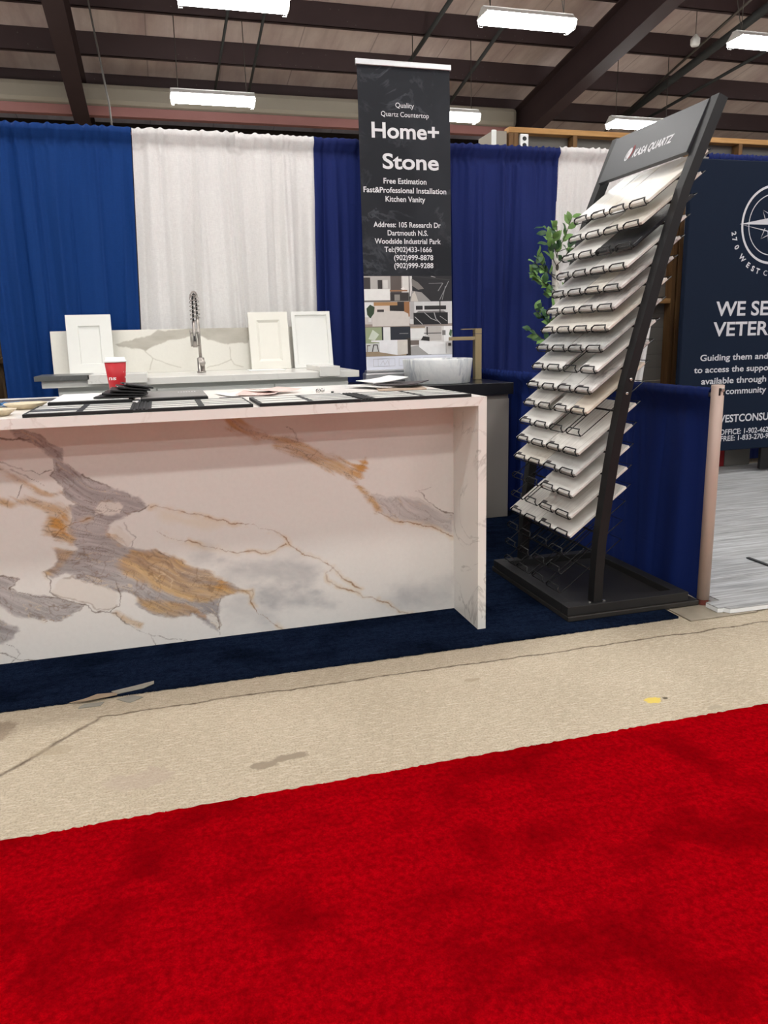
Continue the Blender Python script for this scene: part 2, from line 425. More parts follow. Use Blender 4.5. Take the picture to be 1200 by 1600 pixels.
# ---------------------------------------------------------------- mesh helpers
class MB:
    """collects shapes and links them as one mesh object"""
    def __init__(self):
        self.v, self.f, self.mi, self.sm = [], [], [], []
        self.k = 0

    def mat(self, k):
        self.k = k
        return self

    def add(self, vs, fs, smooth=False):
        o = len(self.v)
        self.v += [tuple(p) for p in vs]
        for f in fs:
            self.f.append(tuple(i + o for i in f))
            self.mi.append(self.k)
            self.sm.append(smooth)
        return self

    def box(self, x0, x1, y0, y1, z0, z1, mx=None):
        vs = [Vector((x, y, z)) for z in (z0, z1) for y in (y0, y1) for x in (x0, x1)]
        if mx is not None:
            vs = [mx @ p for p in vs]
        return self.add(vs, [(0, 2, 3, 1), (4, 5, 7, 6), (0, 1, 5, 4), (2, 6, 7, 3), (0, 4, 6, 2), (1, 3, 7, 5)])

    def bbox(self, x0, x1, y0, y1, z0, z1, b=0.003, mx=None):
        """box with chamfered edges"""
        bm = bmesh.new()
        bmesh.ops.create_cube(bm, size=1.0)
        for p in bm.verts:
            p.co = Vector(((x0 + x1) / 2 + p.co.x * (x1 - x0), (y0 + y1) / 2 + p.co.y * (y1 - y0), (z0 + z1) / 2 + p.co.z * (z1 - z0)))
        b = min(b, 0.45 * min(x1 - x0, y1 - y0, z1 - z0))
        bmesh.ops.bevel(bm, geom=bm.edges[:], offset=b, segments=2, affect='EDGES', profile=0.5)
        bm.verts.index_update()
        vs = [mx @ p.co if mx is not None else p.co.copy() for p in bm.verts]
        fs = [[p.index for p in f.verts] for f in bm.faces]
        bm.free()
        return self.add(vs, fs)

    def prism(self, poly, axis, a, b, mx=None):
        """polygon in the two other axes, extruded along axis from a to b"""
        def pt(u, w, t):
            if axis == 0:
                p = Vector((t, u, w))
            elif axis == 1:
                p = Vector((u, t, w))
            else:
                p = Vector((u, w, t))
            return mx @ p if mx is not None else p
        n = len(poly)
        vs = [pt(u, w, a) for u, w in poly] + [pt(u, w, b) for u, w in poly]
        fs = [tuple(range(n))[::-1], tuple(range(n, 2 * n))] + [(i, (i + 1) % n, (i + 1) % n + n, i + n) for i in range(n)]
        return self.add(vs, fs)

    def tube(self, pts, r, seg=8, closed=False, cap=True, taper=None):
        pts = [Vector(p) for p in pts]
        n = len(pts)
        rings = []
        up = None
        for i, p in enumerate(pts):
            if closed:
                d = pts[(i + 1) % n] - pts[i - 1]
            else:
                d = pts[min(i + 1, n - 1)] - pts[max(i - 1, 0)]
            if d.length < 1e-9:
                d = Vector((0, 0, 1))
            d.normalize()
            if up is None:
                up = Vector((0, 0, 1)) if abs(d.z) < 0.9 else Vector((1, 0, 0))
            a = up - d * up.dot(d)
            if a.length < 1e-5:
                a = d.orthogonal()
            a.normalize()
            up = a
            b = d.cross(a)
            rr = r if taper is None else taper[i]
            rings.append([p + (a * math.cos(2 * math.pi * j / seg) + b * math.sin(2 * math.pi * j / seg)) * rr for j in range(seg)])
        vs = [q for ring in rings for q in ring]
        fs = []
        m = n if closed else n - 1
        for i in range(m):
            for j in range(seg):
                a0, a1 = i * seg + j, i * seg + (j + 1) % seg
                b0, b1 = ((i + 1) % n) * seg + j, ((i + 1) % n) * seg + (j + 1) % seg
                fs.append((a0, a1, b1, b0))
        if cap and not closed:
            fs.append(tuple(range(seg))[::-1])
            fs.append(tuple((n - 1) * seg + j for j in range(seg)))
        return self.add(vs, fs, True)

    def cyl(self, x, y, z0, z1, r, seg=20):
        return self.lathe(x, y, [(0, z0), (r, z0), (r, z1), (0, z1)], seg, False)

    def lathe(self, x, y, prof, seg=32, smooth=True):
        vs, fs = [], []
        n = len(prof)
        for j in range(seg):
            a = 2 * math.pi * j / seg
            for r, z in prof:
                vs.append((x + math.cos(a) * r, y + math.sin(a) * r, z))
        for j in range(seg):
            for i in range(n - 1):
                a0, a1 = j * n + i, j * n + i + 1
                b0, b1 = ((j + 1) % seg) * n + i, ((j + 1) % seg) * n + i + 1
                fs.append((a0, b0, b1, a1))
        return self.add(vs, fs, smooth)

    def quad(self, a, b, c, d):
        return self.add([a, b, c, d], [(0, 1, 2, 3)])

    def build(self, name, mat, parent=None, merge=False):
        me = bpy.data.meshes.new(name)
        off = Vector((0, 0, 0))
        anc = parent
        while anc is not None:
            if anc.get('_world'):
                off = Vector(anc['_world'])
                break
            anc = anc.parent
        me.from_pydata([tuple(Vector(p) - off) for p in self.v], [], self.f)
        for m in (mat if isinstance(mat, (list, tuple)) else [mat]):
            me.materials.append(m)
        me.polygons.foreach_set('material_index', self.mi)
        me.polygons.foreach_set('use_smooth', self.sm)
        bm = bmesh.new()
        bm.from_mesh(me)
        if merge:
            bmesh.ops.remove_doubles(bm, verts=bm.verts, dist=1e-6)
        bmesh.ops.recalc_face_normals(bm, faces=bm.faces)
        bm.to_mesh(me)
        bm.free()
        me.update()
        o = bpy.data.objects.new(name, me)
        C.objects.link(o)
        if parent is not None:
            o.parent = parent
        return o


def tag(o, label, cat, group=None, kind=None):
    o['label'] = label
    o['category'] = cat
    if group:
        o['group'] = group
    if kind:
        o['kind'] = kind
    return o


def thing(name, label, cat, loc=(0, 0, 0), group=None, rz=0.0, local=False):
    """an Empty at the base of a thing; parts are given in world coordinates unless local"""
    o = bpy.data.objects.new(name, None)
    o.empty_display_size = 0.1
    C.objects.link(o)
    o.location = loc
    o.rotation_euler = (0, 0, rz)
    if not local:
        o['_world'] = tuple(loc)
    return tag(o, label, cat, group)


def struct(name, mb, mat):
    o = mb.build(name, mat)
    o['kind'] = 'structure'
    return o


def dup(root, loc, rz=0.0, label=None, group=None):
    r = root.copy()
    C.objects.link(r)
    r.location = loc
    r.rotation_euler = (0, 0, rz)
    if label:
        r['label'] = label
    if group:
        r['group'] = group
    for ch in list(root.children):
        c = ch.copy()
        C.objects.link(c)
        c.parent = r
        for g in list(ch.children):
            d = g.copy()
            C.objects.link(d)
            d.parent = c
    return r


_font_cache = {}


def text_geo(mb, s, o, ux, uy, width=None, cap=None, bold=0.0, center=False, shear=0.0):
    """adds flat lettering: o = baseline start, ux / uy unit directions, width and cap height in metres"""
    key = (s, bold)
    if key not in _font_cache:
        cu = bpy.data.curves.new('lettering_curve', 'FONT')
        cu.body = s
        cu.size = 1.0
        cu.offset = bold
        cu.resolution_u = 4
        ob = bpy.data.objects.new('lettering_curve', cu)
        C.objects.link(ob)
        dg = bpy.context.evaluated_depsgraph_get()
        ev = ob.evaluated_get(dg)
        me = ev.to_mesh()
        _font_cache[key] = ([tuple(p.co) for p in me.vertices], [tuple(p.vertices) for p in me.polygons])
        ev.to_mesh_clear()
        bpy.data.objects.remove(ob)
        bpy.data.curves.remove(cu)
    vs, fs = _font_cache[key]
    if not vs:
        return mb
    x0, x1 = min(p[0] for p in vs), max(p[0] for p in vs)
    sy = (cap or 0.05) / 0.73
    sx = sy if width is None else width / (x1 - x0)
    o, ux, uy = Vector(o), Vector(ux), Vector(uy)
    sh = -0.5 * (x1 - x0) * sx if center else 0.0
    pts = [o + ux * ((p[0] - x0) * sx + sh + shear * p[1] * sy) + uy * (p[1] * sy) for p in vs]
    return mb.add(pts, fs)


# ---------------------------------------------------------------- numpy painting for stone patterns
class Noise:
    def __init__(self, seed):
        self.r = np.random.RandomState(seed)
        self.tab = self.r.rand(256, 256)

    def __call__(self, u, v, octaves=4, gain=0.5):
        s, a, tot = 0.0, 1.0, 0.0
        for k in range(octaves):
            f = 2.0 ** k
            x, y = u * f + 37.3 * k, v * f + 11.7 * k
            xi, yi = np.floor(x).astype(int), np.floor(y).astype(int)
            fx, fy = x - xi, y - yi
            fx, fy = fx * fx * (3 - 2 * fx), fy * fy * (3 - 2 * fy)
            t = self.tab
            g = lambda i, j: t[(xi + i) & 255, (yi + j) & 255]
            s = s + a * ((g(0, 0) * (1 - fx) + g(1, 0) * fx) * (1 - fy) + (g(0, 1) * (1 - fx) + g(1, 1) * fx) * fy)
            tot += a
            a *= gain
        return s / tot - 0.5


def seg_dist(U, V, pts):
    d = np.full(U.shape, 9.0)
    along = np.zeros(U.shape)
    acc = 0.0
    for (ax, ay), (bx, by) in zip(pts[:-1], pts[1:]):
        ex, ey = bx - ax, by - ay
        l2 = ex * ex + ey * ey + 1e-12
        t = np.clip(((U - ax) * ex + (V - ay) * ey) / l2, 0, 1)
        dd = np.hypot(U - ax - t * ex, V - ay - t * ey)
        m = dd < d
        d[m] = dd[m]
        along[m] = (acc + t * math.sqrt(l2))[m]
        acc += math.sqrt(l2)
    return d, along / max(acc, 1e-9)


def poly_sd(U, V, pts):
    d, _ = seg_dist(U, V, pts + [pts[0]])
    ins = np.zeros(U.shape, bool)
    n = len(pts)
    for i in range(n):
        (x1, y1), (x2, y2) = pts[i], pts[(i + 1) % n]
        c = ((y1 > V) != (y2 > V)) & (U < (x2 - x1) * (V - y1) / (y2 - y1 + 1e-12) + x1)
        ins ^= c
    return np.where(ins, d, -d)


def sstep(x, a, b):
    t = np.clip((x - a) / (b - a), 0, 1)
    return t * t * (3 - 2 * t)


def over(col, m, c):
    m = m[:, None]
    c = np.asarray(c)
    return col * (1 - m) + (c if c.ndim == 2 else c[None, :3]) * m


def grid_plane(name, x0, x1, z0, z1, y, step, paint, mat, parent, thick, tilt=0.0):
    """front face of a stone slab as a fine grid (normal towards -Y) with a colour attribute, plus back and sides"""
    nx, nz = int((x1 - x0) / step) + 1, int((z1 - z0) / step) + 1
    gx, gz = np.meshgrid(np.linspace(x0, x1, nx), np.linspace(z0, z1, nz))
    U, V = gx.ravel(), gz.ravel()
    col = paint(U, V)
    Y = y + tilt * (V - z0)
    co = np.stack([U, Y, V], 1)
    idx = np.arange(nx * nz).reshape(nz, nx)
    f = np.stack([idx[:-1, :-1], idx[:-1, 1:], idx[1:, 1:], idx[1:, :-1]], -1).reshape(-1, 4)
    base = nx * nz
    bk = np.array([[x0, y + thick, z0], [x1, y + thick, z0], [x1, y + thick + tilt * (z1 - z0), z1], [x0, y + thick + tilt * (z1 - z0), z1],
                   [x0, y, z0], [x1, y, z0], [x1, y + tilt * (z1 - z0), z1], [x0, y + tilt * (z1 - z0), z1]])
    bf = [(3, 2, 1, 0), (0, 1, 5, 4), (1, 2, 6, 5), (2, 3, 7, 6), (3, 0, 4, 7)]
    co = np.concatenate([co, bk])
    faces = f.tolist() + [tuple(i + base for i in q) for q in bf]
    off = Vector(parent['_world']) if parent is not None and parent.get('_world') else Vector((0, 0, 0))
    co = co - np.array(off)[None, :]
    me = bpy.data.meshes.new(name)
    me.from_pydata(co.tolist(), [], faces)
    me.materials.append(mat)
    at = me.color_attributes.new('stone', 'FLOAT_COLOR', 'POINT')
    full = np.ones((len(co), 4), np.float32)
    full[:base, :3] = col
    full[base:, :3] = lin(228, 225, 218)[:3]
    at.data.foreach_set('color', full.ravel())
    me.update()
    o = bpy.data.objects.new(name, me)
    C.objects.link(o)
    o.parent = parent
    return o

# measured outlines of the stone veins and the sign's text lines (metres, on their own surfaces)
BAKED = {"marble":{"grey":[[[-0.529,0.885],[-0.512,0.854],[-0.472,0.836],[-0.434,0.803],[-0.402,0.762],[-0.397,0.73],[-0.416,0.708],[-0.41,0.692],[-0.388,0.666],[-0.387,0.635],[-0.348,0.595],[-0.363,0.585],[-0.356,0.552],[-0.372,0.504],[-0.374,0.455],[-0.358,0.429],[-0.402,0.429],[-0.439,0.429],[-0.432,0.395],[-0.478,0.35],[-0.451,0.323],[-0.432,0.329],[-0.405,0.334],[-0.348,0.303],[-0.313,0.282],[-0.269,0.26],[-0.232,0.238],[-0.194,0.234],[-0.157,0.204],[-0.167,0.179],[-0.107,0.136],[-0.029,0.113],[0.037,0.109],[0.1,0.065],[0.131,0.034],[0.148,0.104],[0.149,0.167],[0.252,0.195],[0.203,0.232],[0.138,0.257],[0.1,0.292],[0.029,0.322],[-0.024,0.362],[-0.062,0.387],[-0.146,0.408],[-0.184,0.42],[-0.234,0.458],[-0.247,0.484],[-0.221,0.515],[-0.166,0.535],[-0.101,0.567],[-0.107,0.588],[-0.158,0.62],[-0.216,0.645],[-0.273,0.674],[-0.314,0.709],[-0.367,0.752],[-0.369,0.799],[-0.41,0.825],[-0.442,0.857],[-0.495,0.879]],[[-0.915,0.445],[-0.832,0.409],[-0.732,0.386],[-0.63,0.347],[-0.575,0.332],[-0.6,0.298],[-0.546,0.267],[-0.495,0.265],[-0.438,0.241],[-0.351,0.205],[-0.4,0.173],[-0.455,0.154],[-0.505,0.169],[-0.564,0.173],[-0.612,0.2],[-0.644,0.237],[-0.749,0.307],[-0.853,0.359]],[[-0.995,0.312],[-0.816,0.274],[-0.65,0.184],[-0.603,0.152],[-0.591,0.129],[-0.617,0.099],[-0.662,0.088],[-0.799,0.14],[-0.924,0.239]],[[0.789,0.541],[0.857,0.532],[0.93,0.521],[0.986,0.512],[1.033,0.486],[1.08,0.445],[1.142,0.43],[1.142,0.337],[1.098,0.36],[1.041,0.393],[0.966,0.409],[0.873,0.435],[0.819,0.467],[0.802,0.514]]],
 "gold":[[[-0.749,0.621],[-0.596,0.628],[-0.524,0.634],[-0.453,0.628],[-0.419,0.613],[-0.364,0.577],[-0.377,0.529],[-0.368,0.471],[-0.378,0.447],[-0.42,0.468],[-0.464,0.501],[-0.45,0.56],[-0.465,0.593],[-0.527,0.61]],[[-0.23,0.341],[-0.162,0.401],[-0.07,0.388],[0.029,0.322],[0.1,0.292],[0.179,0.244],[0.251,0.191],[0.141,0.173],[0.041,0.171],[-0.021,0.205],[-0.113,0.259]],[[-0.157,0.204],[-0.039,0.181],[0.04,0.154],[0.07,0.114],[-0.021,0.112],[-0.106,0.149]],[[-0.439,0.429],[-0.366,0.426],[-0.386,0.374],[-0.441,0.347],[-0.473,0.325],[-0.478,0.35],[-0.434,0.395]],[[-0.247,0.484],[-0.203,0.464],[-0.175,0.436],[-0.169,0.419],[-0.206,0.427],[-0.249,0.46]],[[-0.248,0.158],[-0.15,0.111],[-0.159,0.09],[-0.212,0.123]],[[-0.749,0.823],[-0.594,0.758],[-0.542,0.725],[-0.497,0.683],[-0.45,0.657],[-0.387,0.643],[-0.395,0.634],[-0.459,0.64],[-0.519,0.676],[-0.551,0.71],[-0.596,0.74],[-0.744,0.811]],[[0.194,0.934],[0.287,0.877],[0.333,0.838],[0.405,0.809],[0.463,0.797],[0.53,0.772],[0.588,0.735],[0.656,0.7],[0.716,0.661],[0.766,0.693],[0.769,0.649],[0.751,0.628],[0.715,0.622],[0.736,0.581],[0.784,0.533],[0.819,0.476],[0.805,0.473],[0.774,0.516],[0.731,0.564],[0.697,0.61],[0.611,0.664],[0.552,0.69],[0.484,0.716],[0.402,0.755],[0.379,0.781],[0.33,0.792],[0.282,0.812],[0.236,0.843]]],
 "strong":[[[0.137,0.24],[0.163,0.253],[0.199,0.224],[0.193,0.211],[0.152,0.211]],[[0.046,0.122],[0.098,0.106],[0.093,0.089],[0.053,0.103]],[[-0.436,0.559],[-0.389,0.554],[-0.381,0.489],[-0.43,0.51]],[[0.699,0.663],[0.766,0.693],[0.769,0.649],[0.733,0.63]]],
 "dgrey":[[[0.058,0.178],[0.148,0.163],[0.148,0.104],[0.107,0.105],[0.064,0.142]]],
 "hole":[[[-0.279,0.577],[-0.25,0.599],[-0.19,0.595],[-0.17,0.568],[-0.195,0.546],[-0.241,0.542],[-0.278,0.553]],[[-0.233,0.504],[-0.199,0.501],[-0.171,0.477],[-0.151,0.442],[-0.176,0.419],[-0.196,0.455],[-0.225,0.474]],[[0.094,0.107],[0.119,0.108],[0.146,0.068],[0.132,0.052],[0.105,0.078]],[[-0.464,0.274],[-0.43,0.312],[-0.384,0.319],[-0.312,0.286],[-0.239,0.248],[-0.226,0.221],[-0.246,0.18],[-0.292,0.181],[-0.365,0.22],[-0.437,0.25]]],
 "dark":[[[-0.481,0.351],[-0.459,0.315],[-0.468,0.274],[-0.438,0.241],[-0.365,0.212],[-0.315,0.18],[-0.255,0.164],[-0.205,0.114],[-0.131,0.051],[-0.052,0.022],[0.012,0.005]],[[-0.243,0.291],[-0.224,0.246],[-0.214,0.219],[-0.233,0.187],[-0.262,0.169]],[[-0.788,0.877],[-0.676,0.811],[-0.578,0.77],[-0.546,0.748],[-0.492,0.729],[-0.45,0.718],[-0.406,0.731]],[[-0.541,0.733],[-0.481,0.701],[-0.437,0.678]],[[-0.753,0.89],[-0.568,0.855],[-0.513,0.846],[-0.471,0.844]],[[-0.402,0.762],[-0.397,0.73],[-0.416,0.708],[-0.388,0.663]],[[-0.175,0.511],[-0.162,0.485],[-0.143,0.45],[-0.157,0.417]],[[-0.062,0.387],[-0.025,0.357],[0.029,0.322]],[[-0.641,0.085],[-0.602,0.037],[-0.635,0.007]],[[-0.866,0.166],[-0.666,0.055],[-0.612,0.021],[-0.562,0.005]],[[-0.63,0.347],[-0.575,0.332],[-0.6,0.298],[-0.546,0.267]],[[-0.166,0.535],[-0.093,0.574]],[[-0.314,0.709],[-0.273,0.67],[-0.216,0.645]],[[-0.131,0.051],[-0.111,0.003]],[[0.153,0.167],[0.135,0.088],[0.138,0.015]],[[-0.546,0.267],[-0.438,0.241]],[[-0.519,0.676],[-0.534,0.638]],[[0.977,0.545],[1.005,0.538],[1.033,0.495],[1.089,0.444],[1.142,0.43]],[[0.996,0.548],[1.038,0.549]],[[0.441,0.848],[0.473,0.83],[0.496,0.778]]],
 "brown":[[[-0.086,0.565],[0.03,0.539],[0.116,0.51],[0.18,0.492],[0.21,0.464],[0.31,0.455],[0.31,0.455],[0.376,0.431],[0.425,0.396],[0.437,0.368],[0.491,0.322],[0.551,0.293],[0.621,0.245],[0.589,0.226],[0.592,0.189],[0.636,0.165],[0.708,0.133],[0.734,0.102],[0.809,0.088],[0.846,0.07],[0.892,0.03],[0.959,0.012]],[[-0.07,0.472],[-0.018,0.434],[0.06,0.409],[0.155,0.378],[0.22,0.358],[0.303,0.35],[0.32,0.344],[0.38,0.342],[0.424,0.369]],[[0.243,0.196],[0.277,0.197],[0.266,0.153],[0.297,0.095],[0.346,0.043],[0.405,0.007]],[[0.621,0.245],[0.655,0.2],[0.736,0.144]],[[0.251,0.191],[0.274,0.143],[0.289,0.114]],[[0.805,0.477],[0.873,0.435],[0.947,0.41],[1.041,0.393],[1.137,0.332]],[[-0.433,0.485],[-0.378,0.517],[-0.301,0.543]],[[-0.505,0.169],[-0.447,0.158],[-0.499,0.16]]],
 "cloud":[[[0.809,0.088],[0.923,0.132],[1.038,0.109],[1.141,0.127],[1.141,0.049],[1.057,0.039],[0.96,0.041],[0.864,0.058]],[[0.167,0.307],[0.335,0.307],[0.463,0.276],[0.575,0.227],[0.529,0.196],[0.331,0.236],[0.196,0.242]],[[0.032,0.364],[0.105,0.366],[0.119,0.33],[0.069,0.317]],[[0.156,0.157],[0.292,0.159],[0.374,0.076],[0.326,0.008],[0.2,0.061]],[[0.294,0.195],[0.5,0.144],[0.606,0.085],[0.497,0.07],[0.325,0.137]]],
 "wash":[[[-0.086,0.565],[0.03,0.535],[0.179,0.488],[0.227,0.462],[0.064,0.464],[-0.045,0.491]],[[-0.063,0.467],[0.059,0.405],[0.22,0.358],[0.058,0.383],[-0.034,0.431]]]},"slab":{"band":[[[-0.259,1.164],[-0.191,1.186],[-0.133,1.204],[-0.055,1.212],[0.001,1.248],[0.121,1.246],[0.211,1.26],[0.133,1.262],[0.29,1.259],[0.572,1.258],[0.566,1.153],[0.402,1.152],[0.324,1.174],[0.276,1.2],[0.187,1.202],[0.127,1.186],[0.067,1.18],[-0.032,1.153],[-0.088,1.118],[-0.12,1.131],[-0.186,1.142],[-0.242,1.149]]],
 "line":[[[-0.088,1.118],[-0.043,1.075],[-0.064,1.006]],[[-0.043,1.075],[0.036,1.043],[0.122,1.01]],[[0.437,1.131],[0.441,1.05],[0.46,1.019],[0.515,1.007]],[[0.441,1.05],[0.384,1.026],[0.282,1.009]]]},"sign":{"lines":[["WE SE",[4.081,1.272],[4.561,1.27],[4.071,1.385]],["VETER",[4.068,1.122],[4.577,1.117],[4.058,1.233]],["Guiding them and",[3.97,0.938],[4.593,0.929],[3.966,0.988]],["to access the suppo",[3.921,0.848],[4.606,0.834],[3.917,0.897]],["available through",[3.993,0.76],[4.595,0.746],[3.989,0.811]],["community",[4.223,0.676],[4.603,0.668],[4.219,0.727]],["WESTCONSU",[4.146,0.456],[4.647,0.446],[4.141,0.519]],["OFFICE: 1-902-462",[4.196,0.358],[4.657,0.348],[4.192,0.403]],["FREE: 1-833-270-9",[4.207,0.307],[4.662,0.295],[4.203,0.351]]]}}

# ================================================================ SETTING
mb = MB().box(-16, 22, -9, 17.5, -0.1, 0.0)
struct('floor', mb, M['concrete'])

SL = -0.153                                             # roof slope towards the back wall
roof_z = lambda y: 8.05 + SL * y
mb = MB()
mb.add([(-16, -9, roof_z(-9)), (22, -9, roof_z(-9)), (22, 17.5, roof_z(17.5)), (-16, 17.5, roof_z(17.5)),
        (-16, -9, roof_z(-9) + 0.1), (22, -9, roof_z(-9) + 0.1), (22, 17.5, roof_z(17.5) + 0.1), (-16, 17.5, roof_z(17.5) + 0.1)],
       [(0, 1, 2, 3), (7, 6, 5, 4), (0, 4, 5, 1), (1, 5, 6, 2), (2, 6, 7, 3), (3, 7, 4, 0)])
struct('ceiling', mb, M['deck'])

mb = MB().box(-16, 22, 16.8, 16.95, 0, 5.3)
struct('wall_back', mb, M['dark_wall'])
mb = MB().bbox(-16, 7.0, 14.75, 15.0, 5.06, 5.40, 0.08)
o = struct('trim_1', mb, M['wall_grey'])
mb = MB().box(-16, 7.0, 14.80, 14.95, 4.91, 5.055)
struct('trim_2', mb, M['girt'])

# roof purlins (run across the hall) and the two sloping main frames
k = 3
for i in range(-9, 3):
    y = 12.70 + 1.31 * i
    zt = roof_z(y)
    mb = MB()
    zb = zt - 0.33
    mb.box(-16, 22, y - 0.006, y + 0.006, zb, zt)
    mb.box(-16, 22, y - 0.006, y + 0.075, zb, zb + 0.008)
    mb.box(-16, 22, y + 0.068, y + 0.075, zb, zb + 0.025)
    rp = random.Random(i)
    mb.mat(1)
    for g in range(9):
        xg = -6 + 2.2 * g + rp.uniform(-0.5, 0.5)
        for q in range(rp.randint(3, 7)):
            xq, zq = xg + 0.13 * q, zb + rp.choice((0.05, 0.05, 0.09, 0.24))
            mb.box(xq - 0.008, xq + 0.008, y - 0.0085, y - 0.0062, zq - 0.007, zq + 0.007)
    mb.mat(0)
    o = struct('trim_%d' % k, mb, [M['steel_brown'], M['chain']])
    k += 1
for x in (-0.92, 7.15):
    mb = MB()
    y0, y1 = 4.0, 16.6
    d = 0.62

    def strip(xa, xb, za, zb):
        vs = []
        for y in (y0, y1):
            z = roof_z(y) - 0.33
            vs += [(xa, y, z - za), (xb, y, z - za), (xb, y, z - zb), (xa, y, z - zb)]
        mb.add(vs, [(0, 1, 2, 3), (7, 6, 5, 4), (0, 4, 5, 1), (1, 5, 6, 2), (2, 6, 7, 3), (3, 7, 4, 0)])
    strip(x - 0.13, x + 0.13, d - 0.02, d)
    strip(x - 0.13, x + 0.13, 0.0, 0.02)
    strip(x - 0.008, x + 0.008, 0.02, d - 0.02)
    struct('trim_%d' % k, mb, M['steel_brown'])
    k += 1
# galvanised flange braces and pipes under the deck
for xa, ya, xb, yb, r, m in ((1.36, 12.0, 1.30, 15.2, 0.022, 'strut'), (1.87, 12.0, 1.89, 15.2, 0.022, 'strut'), (4.48, 11.4, 4.39, 14.0, 0.035, 'strut'),
                             (5.54, 12.2, 5.64, 15.4, 0.03, 'strut'), (9.0, 10.6, 9.45, 15.8, 0.022, 'chain'), (9.46, 10.8, 9.42, 15.4, 0.07, 'strut'),
                             (10.6, 11.5, 9.9, 15.4, 0.03, 'strut')):
    mb = MB().tube([(xa, ya, roof_z(ya) - 0.36), (xb, yb, roof_z(yb) - 0.36)], r, 8)
    struct('trim_%d' % k, mb, M[m])
    k += 1

# ================================================================ CARPETS AND FLOOR COVERINGS
def rug(name, x0, x1, y0, y1, h, mat, label, seed, edge, extra=None):
    """pile carpet with a slightly frayed front or back edge"""
    rnd = random.Random(seed)
    n = int((x1 - x0) / 0.012)
    top, bot = [], []
    for i in range(n + 1):
        x = x0 + (x1 - x0) * i / n
        j = rnd.uniform(-0.004, 0.004)
        if edge == 'back':
            top.append((x, y0, h)), bot.append((x, y1 + j, h))
        else:
            top.append((x, y0 + j, h)), bot.append((x, y1, h))
    vs = top + bot + [(p[0], p[1], 0.0005) for p in top] + [(p[0], p[1], 0.0005) for p in bot]
    N = n + 1
    fs = []
    for i in range(n):
        fs += [(i, i + 1, N + i + 1, N + i), (2 * N + i, 2 * N + i + 1, i + 1, i), (N + i, N + i + 1, 3 * N + i + 1, 3 * N + i)]
    fs += [(0, N, 3 * N, 2 * N), (n, 2 * N + n, 3 * N + n, N + n)]
    mb = MB().add(vs, fs)
    # short tufts leaning out along the visible edge
    for i in range(int((min(x1, 4.5) - max(x0, -1.5)) / 0.0035)):
        x = max(x0, -1.5) + i * 0.0035 + rnd.uniform(-0.002, 0.002)
        ye = (y1 if edge == 'back' else y0)
        s = 1 if edge == 'back' else -1
        w = rnd.uniform(0.002, 0.004)
        l = rnd.uniform(0.003, 0.009)
        zz = h * rnd.uniform(0.6, 1.05)
        mb.add([(x - w, ye - s * 0.004, zz), (x + w, ye - s * 0.004, zz), (x + rnd.uniform(-0.004, 0.004), ye + s * l, zz - 0.004), (x, ye - s * 0.004, zz - 0.004)],
               [(0, 1, 2), (0, 2, 3), (1, 3, 2)])
    if extra:
        mb.box(*extra, 0.0005, h)
    o = mb.build(name, mat)
    return tag(o, label, 'carpet')


rug('aisle_carpet', -4.0, 7.0, -4.0, 1.824, 0.013, M['red_carpet'], 'bright red carpet runner along the concrete aisle in front of the booths', 3, 'back')
booth = rug('booth_carpet', -3.2, 1.985, 2.575, 5.20, 0.008, M['blue_carpet'], 'dark navy carpet under the marble counter and the black tile rack', 4, 'front', (1.9852, 2.25, 2.87, 5.2))

# neighbouring booth's raised vinyl plank floor
t = thing('vinyl_floor', 'grey wood-print vinyl floor with white foam edge in the neighbouring booth', 'floor covering', (3.5, 4.0, 0))
poly = [(2.222, 2.655), (2.222, 2.60), (2.165, 2.595), (2.168, 2.567), (2.188, 2.562), (2.192, 2.566), (2.207, 2.541), (2.384, 2.528), (6.4, 2.46), (6.4, 5.5), (2.222, 5.5)]
poly = [(2.235, 2.64), (2.165, 2.64), (2.166, 2.567), (2.188, 2.562), (2.194, 2.568), (2.208, 2.541), (2.384, 2.536), (6.4, 2.53), (6.4, 5.48), (2.235, 5.48)]
MB().prism(poly, 2, 0.024, 0.028).build('vinyl_top', M['vinyl'], t)
MB().prism(poly, 2, 0.0065, 0.024).build('foam_border', M['foam_edge'], t)
mb = MB().bbox(2.78, 2.80, 2.70, 3.12, 0.0285, 0.036, 0.003)
mb.build('flat_bar', M['strut'])
o = bpy.data.objects['flat_bar']
o.name = 'stand_foot'
tag(o, 'thin dark grey metal foot lying on the grey vinyl floor', 'stand foot')

for nm, pts, m, lab in (
        ('tape_scrap', [(-0.385, 2.556), (-0.335, 2.572), (-0.30, 2.595), (-0.235, 2.585), (-0.235, 2.568), (-0.33, 2.553)], 'tape_tan', 'torn tan tape strip stuck along the edge of the navy carpet'),
        ('tape_scrap', [(-0.255, 2.600), (-0.18, 2.620), (-0.115, 2.640), (-0.115, 2.618), (-0.15, 2.592), (-0.235, 2.575)], 'tape_grey', 'long pale grey tape strip lapping onto the navy carpet edge'),
        ('tape_scrap', [(-0.352, 2.535), (-0.338, 2.548), (-0.275, 2.545), (-0.285, 2.520), (-0.355, 2.522)], 'tape_grey', 'small grey tape scrap on concrete, left of the grey square one'),
        ('tape_scrap', [(-0.237, 2.553), (-0.185, 2.566), (-0.150, 2.540), (-0.190, 2.512), (-0.205, 2.520)], 'tape_grey', 'squarish grey tape scrap on the concrete beside the crack')):
    zz = 0.0095 if 'onto' in lab or 'along' in lab else 0.0008
    tag(MB().prism(pts, 2, zz, zz + 0.0022).build(nm, M[m]), lab, 'tape', 'torn tape by the navy carpet')

